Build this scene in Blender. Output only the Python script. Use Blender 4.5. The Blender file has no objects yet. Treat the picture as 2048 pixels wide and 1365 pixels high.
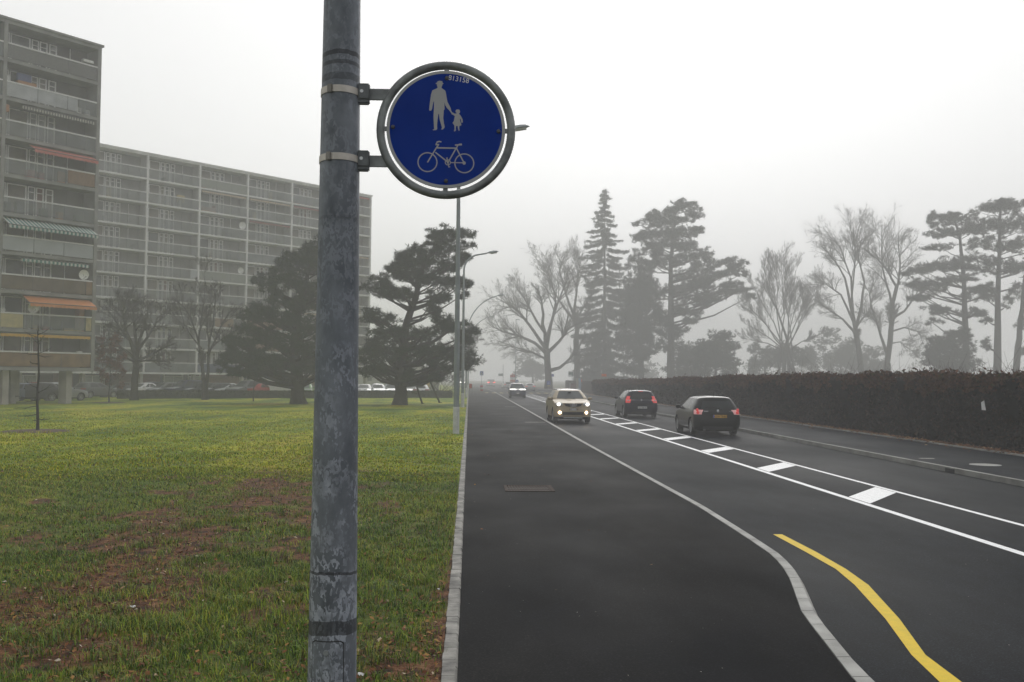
import bpy, bmesh, math, random
import numpy as np
from mathutils import Vector, Matrix
random.seed(7); RNG = np.random.default_rng(11)
sc = bpy.context.scene
COL = sc.collection
PI = math.pi

# ------------------------------------------------------------------ camera
F, CZ = 2000.0, 2.15
YAW, PIT, ROLL = -math.atan(85/F), math.atan(74.5/F), math.radians(.5)
CAMR = Matrix.Rotation(YAW, 3, 'Z') @ Matrix.Rotation(PI/2+PIT, 3, 'X') @ Matrix.Rotation(ROLL, 3, 'Z')
cam_d = bpy.data.cameras.new('camera'); cam = bpy.data.objects.new('camera', cam_d); COL.objects.link(cam)
cam.matrix_world = Matrix.Translation((0, 0, CZ)) @ CAMR.to_4x4()
cam_d.sensor_width = 36; cam_d.lens = 36*F/2048; cam_d.clip_start = .1; cam_d.clip_end = 3000
sc.camera = cam
def ray(u, v): return CAMR @ Vector(((u-1024)/F, -(v-682.5)/F, -1))
def G(u, v, z=0.0):                       # survey: ground point seen at (u, v)
    d = ray(u, v); t = (z-CZ)/d.z; return Vector((d.x*t, d.y*t, z))
def AT(u, v, Y):
    d = ray(u, v); t = Y/d.y; return Vector((d.x*t, Y, CZ+d.z*t))

# ------------------------------------------------------------------ tagging
def tag(o, label=None, cat=None, group=None, kind=None):
    if label: o['label'] = label
    if cat: o['category'] = cat
    if group: o['group'] = group
    if kind: o['kind'] = kind
    return o
def empty(name, loc=(0, 0, 0), rz=0):
    o = bpy.data.objects.new(name, None); COL.objects.link(o); o.location = loc; o.rotation_euler = (0, 0, rz)
    o.empty_display_size = .2; return o
def kids(o): return [c for c in bpy.data.objects if c.parent == o]
def copy_tree(o, parent=None):
    c = o.copy(); COL.objects.link(c)
    if parent: c.parent = parent
    for k in kids(o): copy_tree(k, c)
    return c

# ------------------------------------------------------------------ materials
MATS = {}
def mat(name, col, rough=.6, metal=0., var=.15, scale=6., col2=None, spec=.5, bump=0., emit=0., ecol=None, detail=4, bscale=None, alpha=1.):
    if name in MATS: return MATS[name]
    m = bpy.data.materials.new(name); m.use_nodes = True; nt = m.node_tree; n = nt.nodes; l = nt.links
    b = n['Principled BSDF']
    b.inputs['Roughness'].default_value = rough; b.inputs['Metallic'].default_value = metal
    b.inputs['Specular IOR Level'].default_value = spec
    tc = n.new('ShaderNodeTexCoord')
    nz = n.new('ShaderNodeTexNoise'); nz.inputs['Scale'].default_value = scale; nz.inputs['Detail'].default_value = detail
    l.new(tc.outputs['Object'], nz.inputs['Vector'])
    mx = n.new('ShaderNodeMix'); mx.data_type = 'RGBA'
    c1 = [max(0, c*(1-var)) for c in col]; c2 = col2 or [min(1, c*(1+var)) for c in col]
    mx.inputs[6].default_value = (*c1, 1); mx.inputs[7].default_value = (*c2, 1)
    rp = n.new('ShaderNodeValToRGB'); rp.color_ramp.elements[0].position = .32; rp.color_ramp.elements[1].position = .68
    l.new(nz.outputs['Fac'], rp.inputs['Fac']); l.new(rp.outputs['Color'], mx.inputs[0])
    l.new(mx.outputs[2], b.inputs['Base Color'])
    if emit:
        b.inputs['Emission Color'].default_value = (*(ecol or col), 1); b.inputs['Emission Strength'].default_value = emit
    if alpha < 1: b.inputs['Alpha'].default_value = alpha
    if bump:
        bp = n.new('ShaderNodeBump'); bp.inputs['Strength'].default_value = bump; bp.inputs['Distance'].default_value = .02
        nb = n.new('ShaderNodeTexNoise'); nb.inputs['Scale'].default_value = bscale or scale*4; nb.inputs['Detail'].default_value = 5
        l.new(tc.outputs['Object'], nb.inputs['Vector']); l.new(nb.outputs['Fac'], bp.inputs['Height']); l.new(bp.outputs['Normal'], b.inputs['Normal'])
    MATS[name] = m; return m
def leafmat(name, cols, rough=.75, spec=.08, patch=None, pscale=.6):
    """colour picked per leaf or needle"""
    m = bpy.data.materials.new(name); m.use_nodes = True; nt = m.node_tree; n = nt.nodes; l = nt.links
    b = n['Principled BSDF']; b.inputs['Roughness'].default_value = rough; b.inputs['Specular IOR Level'].default_value = spec
    g = n.new('ShaderNodeNewGeometry'); rp = n.new('ShaderNodeValToRGB'); e = rp.color_ramp.elements
    while len(e) < len(cols): e.new(.5)
    for i, c in enumerate(cols): e[i].position = c[0]; e[i].color = (*c[1], 1)
    l.new(g.outputs['Random Per Island'], rp.inputs['Fac'])
    if patch:
        tc = n.new('ShaderNodeTexCoord'); nz = n.new('ShaderNodeTexNoise'); nz.inputs['Scale'].default_value = pscale; nz.inputs['Detail'].default_value = 3
        l.new(tc.outputs['Object'], nz.inputs['Vector'])
        r2 = n.new('ShaderNodeValToRGB'); r2.color_ramp.elements[0].position = .4; r2.color_ramp.elements[1].position = .65
        l.new(nz.outputs['Fac'], r2.inputs['Fac'])
        mx = n.new('ShaderNodeMix'); mx.data_type = 'RGBA'; mx.blend_type = 'MULTIPLY'; mx.inputs[7].default_value = (*patch, 1)
        l.new(r2.outputs['Color'], mx.inputs[0]); l.new(rp.outputs['Color'], mx.inputs[6]); l.new(mx.outputs[2], b.inputs['Base Color'])
    else: l.new(rp.outputs['Color'], b.inputs['Base Color'])
    MATS[name] = m; return m

# ------------------------------------------------------------------ mesh builder
class MB:
    def __init__(s): s.v = []; s.f = []; s.m = []
    def add(s, vs, fs, mi=0, M=None):
        o = len(s.v)
        s.v += [tuple(M @ Vector(p)) if M is not None else tuple(p) for p in vs]
        s.f += [tuple(i+o for i in f) for f in fs]; s.m += [mi]*len(fs); return s
    def box(s, x0, x1, y0, y1, z0, z1, mi=0, M=None):
        return s.add([(x0,y0,z0),(x1,y0,z0),(x1,y1,z0),(x0,y1,z0),(x0,y0,z1),(x1,y0,z1),(x1,y1,z1),(x0,y1,z1)],
            [(0,3,2,1),(4,5,6,7),(0,1,5,4),(1,2,6,5),(2,3,7,6),(3,0,4,7)], mi, M)
    def bbox(s, x0, x1, y0, y1, z0, z1, b=.01, mi=0, M=None):          # box with bevelled edges
        bm = bmesh.new(); r = bmesh.ops.create_cube(bm, size=1)
        for v in bm.verts: v.co = Vector((x0+(v.co.x+.5)*(x1-x0), y0+(v.co.y+.5)*(y1-y0), z0+(v.co.z+.5)*(z1-z0)))
        bmesh.ops.bevel(bm, geom=bm.edges[:], offset=b, segments=2, affect='EDGES')
        bm.verts.index_update()
        s.add([v.co[:] for v in bm.verts], [[v.index for v in f.verts] for f in bm.faces], mi, M); bm.free(); return s
    def tube(s, pts, rad, n=8, mi=0, cap=True, M=None):
        pts = [Vector(p) for p in pts]; k = len(pts)
        if not hasattr(rad, '__len__'): rad = [rad]*k
        vs = []; up = Vector((0, 0, 1))
        d0 = (pts[1]-pts[0]).normalized(); a = d0.cross(up if abs(d0.z) < .9 else Vector((1, 0, 0))).normalized()
        for i, p in enumerate(pts):
            d = (pts[min(i+1, k-1)]-pts[max(i-1, 0)]).normalized(); a = (a-d*a.dot(d)).normalized(); b = d.cross(a)
            vs += [p+(a*math.cos(2*PI*j/n)+b*math.sin(2*PI*j/n))*rad[i] for j in range(n)]
        fs = [(i*n+j, i*n+(j+1) % n, (i+1)*n+(j+1) % n, (i+1)*n+j) for i in range(k-1) for j in range(n)]
        if cap: fs += [tuple(range(n-1, -1, -1)), tuple((k-1)*n+j for j in range(n))]
        return s.add(vs, fs, mi, M)
    def ring(s, c, R, r, axis='Y', n=48, m=10, mi=0, M=None, a0=0, a1=2*PI):
        full = abs(a1-a0-2*PI) < 1e-6; k = n if full else n+1; vs = []
        for i in range(k):
            a = a0+(a1-a0)*i/n
            for j in range(m):
                b = 2*PI*j/m; q = R+r*math.cos(b); h = r*math.sin(b)
                p = (q*math.cos(a), h, q*math.sin(a)) if axis == 'Y' else ((h, q*math.cos(a), q*math.sin(a)) if axis == 'X' else (q*math.cos(a), q*math.sin(a), h))
                vs.append((p[0]+c[0], p[1]+c[1], p[2]+c[2]))
        fs = [(i*m+j, ((i+1) % k)*m+j, ((i+1) % k)*m+(j+1) % m, i*m+(j+1) % m) for i in range(n) for j in range(m)]
        return s.add(vs, fs, mi, M)
    def lathe(s, prof, axis='Z', n=24, mi=0, M=None, c=(0, 0, 0)):       # prof: (radius, height)
        k = len(prof); vs = []
        for i in range(n):
            a = 2*PI*i/n
            for r, h in prof:
                p = (r*math.cos(a), r*math.sin(a), h) if axis == 'Z' else ((h, r*math.cos(a), r*math.sin(a)) if axis == 'X' else (r*math.cos(a), h, r*math.sin(a)))
                vs.append((p[0]+c[0], p[1]+c[1], p[2]+c[2]))
        fs = [(i*k+j, ((i+1) % n)*k+j, ((i+1) % n)*k+j+1, i*k+j+1) for i in range(n) for j in range(k-1)]
        return s.add(vs, fs, mi, M)
    def prism(s, poly, y0, y1, mi=0, M=None):                            # polygon in XZ, extruded along Y
        n = len(poly); vs = [(x, y0, z) for x, z in poly]+[(x, y1, z) for x, z in poly]
        fs = [tuple(range(n)), tuple(range(2*n-1, n-1, -1))]+[(i, n+i, n+(i+1) % n, (i+1) % n) for i in range(n)]
        return s.add(vs, fs, mi, M)
    def build(s, name, mats, parent=None, smooth=None, fix=False):
        me = bpy.data.meshes.new(name); me.from_pydata(s.v, [], s.f)
        for m in (mats if isinstance(mats, (list, tuple)) else [mats]): me.materials.append(m)
        me.polygons.foreach_set('material_index', s.m)
        if fix:
            bm = bmesh.new(); bm.from_mesh(me); bmesh.ops.recalc_face_normals(bm, faces=bm.faces[:]); bm.to_mesh(me); bm.free()
        if smooth is not None:
            me.polygons.foreach_set('use_smooth', [True]*len(me.polygons)); me.set_sharp_from_angle(angle=math.radians(smooth))
        me.update()
        o = bpy.data.objects.new(name, me); COL.objects.link(o)
        if parent: o.parent = parent
        return o
def npmesh(name, V, T, mats, parent=None, mi=None, smooth=False):
    """V (n,3), T (k,m) faces of equal size"""
    me = bpy.data.meshes.new(name); V = np.ascontiguousarray(V, dtype=np.float32); T = np.ascontiguousarray(T, dtype=np.int32)
    k, m = T.shape
    me.vertices.add(len(V)); me.vertices.foreach_set('co', V.ravel())
    me.loops.add(k*m); me.loops.foreach_set('vertex_index', T.ravel())
    me.polygons.add(k); me.polygons.foreach_set('loop_start', np.arange(k, dtype=np.int32)*m)
    if mi is not None: me.polygons.foreach_set('material_index', np.asarray(mi, dtype=np.int32))
    if smooth: me.polygons.foreach_set('use_smooth', np.ones(k, dtype=bool))
    for q in (mats if isinstance(mats, (list, tuple)) else [mats]): me.materials.append(q)
    me.update(calc_edges=True)
    o = bpy.data.objects.new(name, me); COL.objects.link(o)
    if parent: o.parent = parent
    return o
def text_into(mb, s, size, M, depth=.002, mi=0):
    cu = bpy.data.curves.new('lettering', 'FONT'); cu.body = s; cu.size = size; cu.extrude = depth/2; cu.align_x = 'CENTER'; cu.align_y = 'CENTER'
    o = bpy.data.objects.new('lettering', cu); COL.objects.link(o); dg = bpy.context.evaluated_depsgraph_get(); dg.update()
    me = bpy.data.meshes.new_from_object(o.evaluated_get(dg))
    mb.add([v.co[:] for v in me.vertices], [tuple(p.vertices) for p in me.polygons], mi, M)
    bpy.data.objects.remove(o); bpy.data.curves.remove(cu); bpy.data.meshes.remove(me)
FACE = Matrix.Rotation(PI/2, 4, 'X')       # text lying in XY -> standing in XZ, read from -Y
def snoise(P, f, seed=0):
    """cheap smooth noise about -1..1"""
    r = np.random.default_rng(seed); out = np.zeros(len(P))
    for k in range(6):
        w = r.normal(size=P.shape[1])*f*(1+.35*k); out += np.sin(P@w+r.uniform(0, 6.28))/(1+.25*k)
    return out/2.4

# palette
ASPH = None
WHITE = mat('white_paint', (.62,.62,.6), .6, var=.08, scale=3)
STEEL = mat('galvanised_grey', (.23,.25,.26), .5, .25, var=.25, scale=14)
DSTEEL = mat('dark_steel', (.06,.065,.07), .5, .2)
BLACK = mat('black_rubber', (.012,.012,.013), .7)
CONC = mat('grey_concrete', (.27,.27,.255), .85, var=.25, scale=1.3, bump=.3)

# ------------------------------------------------------------------ world, sun, haze
SUN_EL, SUN_AZ = math.radians(32), math.radians(10)      # the fog glows brightest ahead of the camera: sun in front
w = bpy.data.worlds.new('World'); sc.world = w; w.use_nodes = True; nt = w.node_tree
bg = nt.nodes['Background']; sky = nt.nodes.new('ShaderNodeTexSky'); sky.sky_type = 'NISHITA'; sky.sun_disc = False
sky.sun_elevation = SUN_EL; sky.sun_rotation = SUN_AZ; sky.dust_density = 4; sky.air_density = 1
hs = nt.nodes.new('ShaderNodeHueSaturation'); hs.inputs['Saturation'].default_value = .05; hs.inputs['Value'].default_value = 1.0
mx = nt.nodes.new('ShaderNodeMix'); mx.data_type = 'RGBA'; mx.inputs[0].default_value = .85
gm = nt.nodes.new('ShaderNodeTexCoord'); dt = nt.nodes.new('ShaderNodeVectorMath'); dt.operation = 'DOT_PRODUCT'; dt.inputs[1].default_value = (math.sin(SUN_AZ)*math.cos(SUN_EL), math.cos(SUN_AZ)*math.cos(SUN_EL), math.sin(SUN_EL))
nt.links.new(gm.outputs['Generated'], dt.inputs[0])
gl = nt.nodes.new('ShaderNodeValToRGB'); ge = gl.color_ramp.elements; ge[0].position = 0; ge[0].color = (.46, .465, .475, 1); ge[1].position = 1; ge[1].color = (1, 1, .995, 1); e_ = ge.new(.6); e_.color = (.58, .584, .592, 1); e_ = ge.new(.9); e_.color = (.86, .862, .866, 1)
hf = nt.nodes.new('ShaderNodeMapRange'); hf.inputs['From Min'].default_value = -1; nt.links.new(dt.outputs['Value'], hf.inputs['Value']); nt.links.new(hf.outputs[0], gl.inputs['Fac'])
sv = nt.nodes.new('ShaderNodeVectorMath'); sv.operation = 'SCALE'; sv.inputs['Scale'].default_value = 12.9; nt.links.new(gl.outputs[0], sv.inputs[0]); nt.links.new(sv.outputs[0], mx.inputs[7])
nt.links.new(sky.outputs[0], hs.inputs['Color']); nt.links.new(hs.outputs[0], mx.inputs[6]); nt.links.new(mx.outputs[2], bg.inputs['Color'])
bg.inputs['Strength'].default_value = .1
sd = bpy.data.lights.new('sun', 'SUN'); so = bpy.data.objects.new('sun', sd); COL.objects.link(so)
sd.energy = 1.5; sd.angle = math.radians(40); sd.color = (1, .97, .93)
sdir = Vector((math.sin(SUN_AZ)*math.cos(SUN_EL), math.cos(SUN_AZ)*math.cos(SUN_EL), math.sin(SUN_EL)))
so.rotation_euler = sdir.to_track_quat('Z', 'Y').to_euler(); so.location = (0, -20, 60)
hm = bpy.data.materials.new('haze'); hm.use_nodes = True; hn = hm.node_tree
hn.nodes.remove(hn.nodes['Principled BSDF'])
pv = hn.nodes.new('ShaderNodeVolumePrincipled'); pv.inputs['Color'].default_value = (.93, .932, .936, 1); pv.inputs['Density'].default_value = .0031
pv.inputs['Anisotropy'].default_value = 0.0
hn.links.new(pv.outputs[0], hn.nodes['Material Output'].inputs['Volume'])
tag(MB().box(-330, 330, -45, 820, -1.3, 50).build('haze', hm), kind='stuff')
sc.cycles.use_denoising = True
sc.cycles.max_bounces = 8; sc.cycles.diffuse_bounces = 3; sc.cycles.glossy_bounces = 3; sc.cycles.transparent_max_bounces = 12
sc.cycles.transmission_bounces = 4; sc.cycles.volume_bounces = 4
sc.cycles.sample_clamp_indirect = 6
sc.view_settings.view_transform = 'Standard'; sc.view_settings.look = 'None'; sc.view_settings.gamma = 1; sc.view_settings.exposure = 0

# ================================================================== THE SETTING
def asphalt(name, c1, c2, wet, sc1=.35, rough=(.34, .62), spec=.05):
    m = bpy.data.materials.new(name); m.use_nodes = True; nt = m.node_tree; n = nt.nodes; l = nt.links; b = n['Principled BSDF']
    tc = n.new('ShaderNodeTexCoord')
    def nz(s, d=4, stretch=None):
        q = n.new('ShaderNodeTexNoise'); q.inputs['Scale'].default_value = s; q.inputs['Detail'].default_value = d
        if stretch:
            mp = n.new('ShaderNodeMapping'); mp.inputs['Scale'].default_value = stretch
            l.new(tc.outputs['Object'], mp.inputs['Vector']); l.new(mp.outputs[0], q.inputs['Vector'])
        else: l.new(tc.outputs['Object'], q.inputs['Vector'])
        return q
    big = nz(sc1, 5, (1.3, .5, 1)); spk = nz(60, 4); med = nz(4, 4, (1, .35, 1))
    rp = n.new('ShaderNodeValToRGB'); rp.color_ramp.elements[0].position = .35; rp.color_ramp.elements[1].position = .68
    rp.color_ramp.elements[0].color = (*c1, 1); rp.color_ramp.elements[1].color = (*c2, 1); l.new(big.outputs['Fac'], rp.inputs['Fac'])
    r2 = n.new('ShaderNodeValToRGB'); r2.color_ramp.elements[0].position = .5; r2.color_ramp.elements[1].position = .72
    r2.color_ramp.elements[0].color = (.75, .75, .75, 1); r2.color_ramp.elements[1].color = (2.1, 2.1, 2.1, 1); l.new(spk.outputs['Fac'], r2.inputs['Fac'])
    mu = n.new('ShaderNodeMix'); mu.data_type = 'RGBA'; mu.blend_type = 'MULTIPLY'; mu.inputs[0].default_value = 1
    l.new(rp.outputs[0], mu.inputs[6]); l.new(r2.outputs[0], mu.inputs[7])
    r3 = n.new('ShaderNodeValToRGB'); r3.color_ramp.elements[0].color = (.72, .72, .72, 1); r3.color_ramp.elements[1].color = (1.25, 1.25, 1.25, 1)
    r3.color_ramp.elements[0].position = .3; r3.color_ramp.elements[1].position = .7; l.new(med.outputs['Fac'], r3.inputs['Fac'])
    m2 = n.new('ShaderNodeMix'); m2.data_type = 'RGBA'; m2.blend_type = 'MULTIPLY'; m2.inputs[0].default_value = 1
    l.new(mu.outputs[2], m2.inputs[6]); l.new(r3.outputs[0], m2.inputs[7]); l.new(m2.outputs[2], b.inputs['Base Color'])
    mr = n.new('ShaderNodeMapRange'); mr.inputs['From Min'].default_value = .3; mr.inputs['From Max'].default_value = .7
    mr.inputs['To Min'].default_value = rough[0]; mr.inputs['To Max'].default_value = rough[1]
    wt = nz(wet, 4, (1.1, .6, 1)); l.new(wt.outputs['Fac'], mr.inputs['Value']); l.new(mr.outputs[0], b.inputs['Roughness'])
    agg = n.new('ShaderNodeTexVoronoi'); agg.inputs['Scale'].default_value = 85; l.new(tc.outputs['Object'], agg.inputs['Vector'])
    r4 = n.new('ShaderNodeValToRGB'); e4 = r4.color_ramp.elements; e4[0].color = (.55, .55, .55, 1); e4[1].color = (2.6, 2.55, 2.45, 1); e4.new(.6).color = (.95, .95, .95, 1); l.new(agg.outputs['Color'], r4.inputs['Fac'])
    m4 = n.new('ShaderNodeMix'); m4.data_type = 'RGBA'; m4.blend_type = 'MULTIPLY'; m4.inputs[0].default_value = 1; l.new(m2.outputs[2], m4.inputs[6]); l.new(r4.outputs[0], m4.inputs[7]); l.new(m4.outputs[2], b.inputs['Base Color'])
    bp = n.new('ShaderNodeBump'); bp.inputs['Strength'].default_value = .35; bp.inputs['Distance'].default_value = .004
    l.new(spk.outputs['Fac'], bp.inputs['Height']); l.new(bp.outputs[0], b.inputs['Normal'])
    b.inputs['Specular IOR Level'].default_value = spec
    return m
A_ROAD = asphalt('road_asphalt', (.0072,.0092,.0122), (.011,.0135,.017), .25, .12, (.46, .64), .011)
A_PATH = asphalt('path_asphalt', (.0026,.0034,.0052), (.0085,.0085,.0088), .5, .45, (.48, .64), .006)
A_SIDE = asphalt('sidewalk_asphalt', (.011,.0135,.0175), (.017,.0198,.0245), .4, .3, (.5, .7), .012)
STONE = mat('pale_kerb_stone', (.3,.3,.285), .8, var=.3, scale=2.2, bump=.4)
STONE2 = mat('dark_kerb_concrete', (.2,.2,.185), .85, var=.3, scale=1.6, bump=.4)
ROADW = mat('white_road_paint', (.76,.77,.78), .6, var=.1, scale=14)
ROADY = mat('yellow_road_paint', (.8,.55,.004), .6, col2=(.58,.42,.012), scale=11, spec=.1)
ROADP = mat('worn_pale_paint', (.3,.29,.26), .6, var=.3, scale=4)

def bend(y): return -((y-143)/100)**2*2.6 if y > 143 else 0.0
def strip(name, fl, fr, ys, z, m, thick=0.0):
    V = []; 
    for y in ys:
        y2 = y; V += [(fl(y)+bend(y), y2, z), (fr(y)+bend(y), y2, z)]
    Fs = [(2*i, 2*i+1, 2*i+3, 2*i+2) for i in range(len(ys)-1)]
    mb = MB().add(V, Fs); return mb
YS = [-20, -10, 0, 3, 5, 6, 7, 7.5, 8, 8.5, 9, 9.5, 10, 10.5, 11, 11.5, 12, 12.5, 13, 14, 15, 16, 18, 20, 25, 30, 40, 50, 60, 80, 100, 120, 143]+list(range(155, 800, 15))
ZP = .07
def curve(pts):
    ys = [p[0] for p in pts]; xs = [p[1] for p in pts]
    return lambda y: float(np.interp(y, ys, xs))
KIN = sorted([(g.y, g.x) for g in (G(u, v, ZP) for u, v in [(1395,1013),(1487,1072),(1544,1111),(1565,1134),(1580,1160),(1603,1226),(1654,1292),(1700,1352)])])
KIN = [(-20, 1.9), (0, 2.15), (5, 2.5)]+KIN+[(34, 3.72), (60, 3.76), (120, 3.78), (800, 3.78)]
KOUT = sorted([(g.y, g.x) for g in (G(u, v, ZP) for u, v in [(1420,1022),(1526,1090),(1558,1111),(1594,1143),(1643,1249),(1668,1285),(1700,1317),(1755,1365)])])
KOUT = [(-20, 2.1), (0, 2.35), (5, 2.66)]+KOUT+[(34, 3.86), (60, 3.9), (120, 3.92), (800, 3.92)]
kin, kout0 = curve(KIN), curve(KOUT)
kout = lambda y: max(kout0(y), kin(y)+.125)
XL = -.06; RK = 11.45; SB = 15.25; HF = 15.9
# ground to the horizon
GRASSFAR = mat('park_grass', (.05,.065,.02), .9, col2=(.085,.085,.03), scale=.3)
tag(MB().add([(-320,-40,-.05),(320,-40,-.05),(320,810,-.05),(-320,810,-.05)], [(0,1,2,3)]).build('ground', GRASSFAR), kind='structure')
tag(strip('road', lambda y: 1.2, lambda y: RK+.02, YS, 0.0, A_ROAD).build('road', A_ROAD), kind='structure')
tag(strip('path', lambda y: XL, lambda y: kin(y), YS, ZP, A_PATH).build('path', A_PATH), kind='structure')
tag(strip('sidewalk', lambda y: RK+.14, lambda y: SB, YS, .12, A_SIDE).build('sidewalk', A_SIDE), kind='structure')
SOIL = mat('leafy_soil', (.045,.03,.018), .95, col2=(.09,.05,.025), scale=5, bump=.8)
tag(strip('verge', lambda y: SB+.1, lambda y: 18.5, YS, .13, SOIL).build('verge', SOIL), kind='structure')
# kerbs built stone by stone (narrow joints)
def kerb(name, fi, fo, y0, y1, L, zt, zb, m, jit=.0, gap=.008, far=None, lean=0.0):
    mb = MB(); y = y0; r = random.Random(3)
    while y < y1:
        ln = L*r.uniform(.8, 1.2) if jit else L
        if far and y > far: ln = 8
        a, b = y+gap/2, min(y+ln-gap/2, y1); ja, jb = r.uniform(-jit, jit), r.uniform(-jit, jit); h = r.uniform(-jit, jit)*.3
        xi0, xi1, xo0, xo1 = fi(a)+bend(a)+ja, fi(b)+bend(b)+ja, fo(a)+bend(a)+jb, fo(b)+bend(b)+jb
        c = min(.018, (xo0-xi0)/4); z = zt+h
        vs = [(xi0,a,zb),(xo0+lean,a,zb),(xo0,a,z-c),(xo0-c,a,z),(xi0+.004,a,z),(xi1,b,zb),(xo1+lean,b,zb),(xo1,b,z-c),(xo1-c,b,z),(xi1+.004,b,z)]
        mb.add(vs, [(0,1,2,3,4),(9,8,7,6,5),(1,6,7,2),(2,7,8,3),(3,8,9,4),(4,9,5,0)]); y += ln
    return tag(mb.build(name, m), kind='structure')
kerb('kerb', kin, kout, -6, 600, .5, ZP+.006, -.04, STONE, far=60, lean=.06, gap=.013)
kerb('kerb_edging', lambda y: XL-.115, lambda y: XL, 2, 300, .19, ZP+.012, -.04, mat('granite_setts', (.17,.165,.15), .8, var=.6, scale=5, bump=.4), jit=.006, gap=.006, far=90)
kerb('kerb', lambda y: RK, lambda y: RK+.14, -6, 600, 1.0, .123, -.04, STONE2, far=80)
kerb('kerb', lambda y: SB, lambda y: SB+.1, -6, 300, 1.0, .165, 0, STONE2, far=80)
# kerb inlet (dark gap)
tag(MB().box(RK-.02, RK+.05, 23.2, 23.62, .003, .095).build('drain_inlet', BLACK), 'dark drain opening cut into the right hand kerb', 'drain')
# markings
def flat(name, polys, z, m):
    mb = MB()
    for p in polys: mb.add([(x, y, z) for x, y in p], [tuple(range(len(p)))])
    return tag(mb.build(name, m), kind='structure')
H1, H2 = 6.97, 8.36
def line(x, wd, y0, y1, st=4.0):
    out = []; y = y0
    while y < y1:
        b = min(y+st, y1); out.append([(x-wd/2+bend(y), y), (x+wd/2+bend(y), y), (x+wd/2+bend(b), b), (x-wd/2+bend(b), b)]); y = b
    return out
flat('road_marking', line(H1, .14, -6, 134)+line(H2, .11, -6, 134), .004, ROADW)
bars = []
y = 17.4-5.95*3
while y < 132:
    bars.append([(H1+.1, y), (H2-.075, y+1.72), (H2-.075, y+2.72), (H1+.1, y+1.0)]); y += 5.95
flat('road_marking', bars, .004, ROADW)
yl = [G(u, v) for u, v in [(1546,1069.5),(1610,1104),(1671.6,1139),(1709.5,1171),(1771,1239),(1823,1311),(1879,1365)]]
yr = [G(u, v) for u, v in [(1564,1069.5),(1631,1104),(1692,1139),(1737,1171),(1799,1239),(1851,1311),(1923,1365)]]
yl += [Vector((3.2, 5.8, 0)), Vector((3.0, 4, 0)), Vector((2.9, 1, 0))]; yr += [Vector((3.35, 5.8, 0)), Vector((3.15, 4, 0)), Vector((3.05, 1, 0))]
flat('road_marking', [[(yl[i].x, yl[i].y), (yl[i+1].x, yl[i+1].y), (yr[i+1].x, yr[i+1].y), (yr[i].x, yr[i].y)] for i in range(len(yl)-1)], .004, ROADY)
bay = []
for u0, u1, v in [(1050, 1093, 845), (1010, 1033, 814), (1143, 1215, 846)][:2]:
    a, b = G(u0, v, ZP), G(u1, v, ZP); bay.append([(a.x, a.y-.1), (b.x-.05, b.y-.1), (b.x-.05, b.y+.12), (a.x, a.y+.12)])
flat('road_marking', bay, ZP+.004, ROADP)
xw = []
for i in range(9): x = 2.2+i*1.05; xw.append([(x, 139), (x+.5, 139), (x+.5, 143), (x, 143)])
flat('road_marking', xw, .078, mat('faded_yellow_paint', (.42,.33,.08), .6))
# manhole, lids, grate
def grate():
    t = empty('drain_grate', (1.145, 18.95, ZP)); tag(t, 'rusty rectangular drain grating set in the dark path', 'drain grate')
    rust = mat('rusty_iron', (.035,.024,.019), .8, 0, col2=(.06,.042,.034), scale=12, spec=.05)
    f = MB(); W, D = .46, .5
    f.box(-W, W, -D, -D+.06, .001, .012).box(-W, W, D-.06, D, .001, .012).box(-W, -W+.06, -D+.06, D-.06, .001, .012).box(W-.06, W, -D+.06, D-.06, .001, .012).build('frame', rust, t)
    b = MB(); b.box(-W+.06, W-.06, -D+.06, D-.06, .0008, .0016, 1)
    for i in range(15): x = -W+.085+i*.053; b.box(x, x+.028, -D+.06, D-.06, .002, .01)
    for y in (-.2, .06, .3): b.box(-W+.06, W-.06, y, y+.03, .003, .0115)
    b.build('bars', [rust, BLACK], t)
grate()
def lid(nm, lab, p, rx, m):
    t = MB().lathe([(0, .008), (rx*.86, .008), (rx*.87, .003), (rx*.9, .003), (rx*.91, .01), (rx, .009), (rx*1.02, 0)], n=40).build(nm, m, smooth=30); t.location = p; tag(t, lab, 'manhole cover')
lid('manhole_cover', 'round pale concrete manhole cover in the far sidewalk', (12.72, 24.2, .12), .36, CONC)
tag(flat('marking_plate', [[(11.95, 26.05), (12.35, 26.05), (12.35, 26.2), (11.95, 26.2)]], .124, ROADP), kind='structure')

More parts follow.
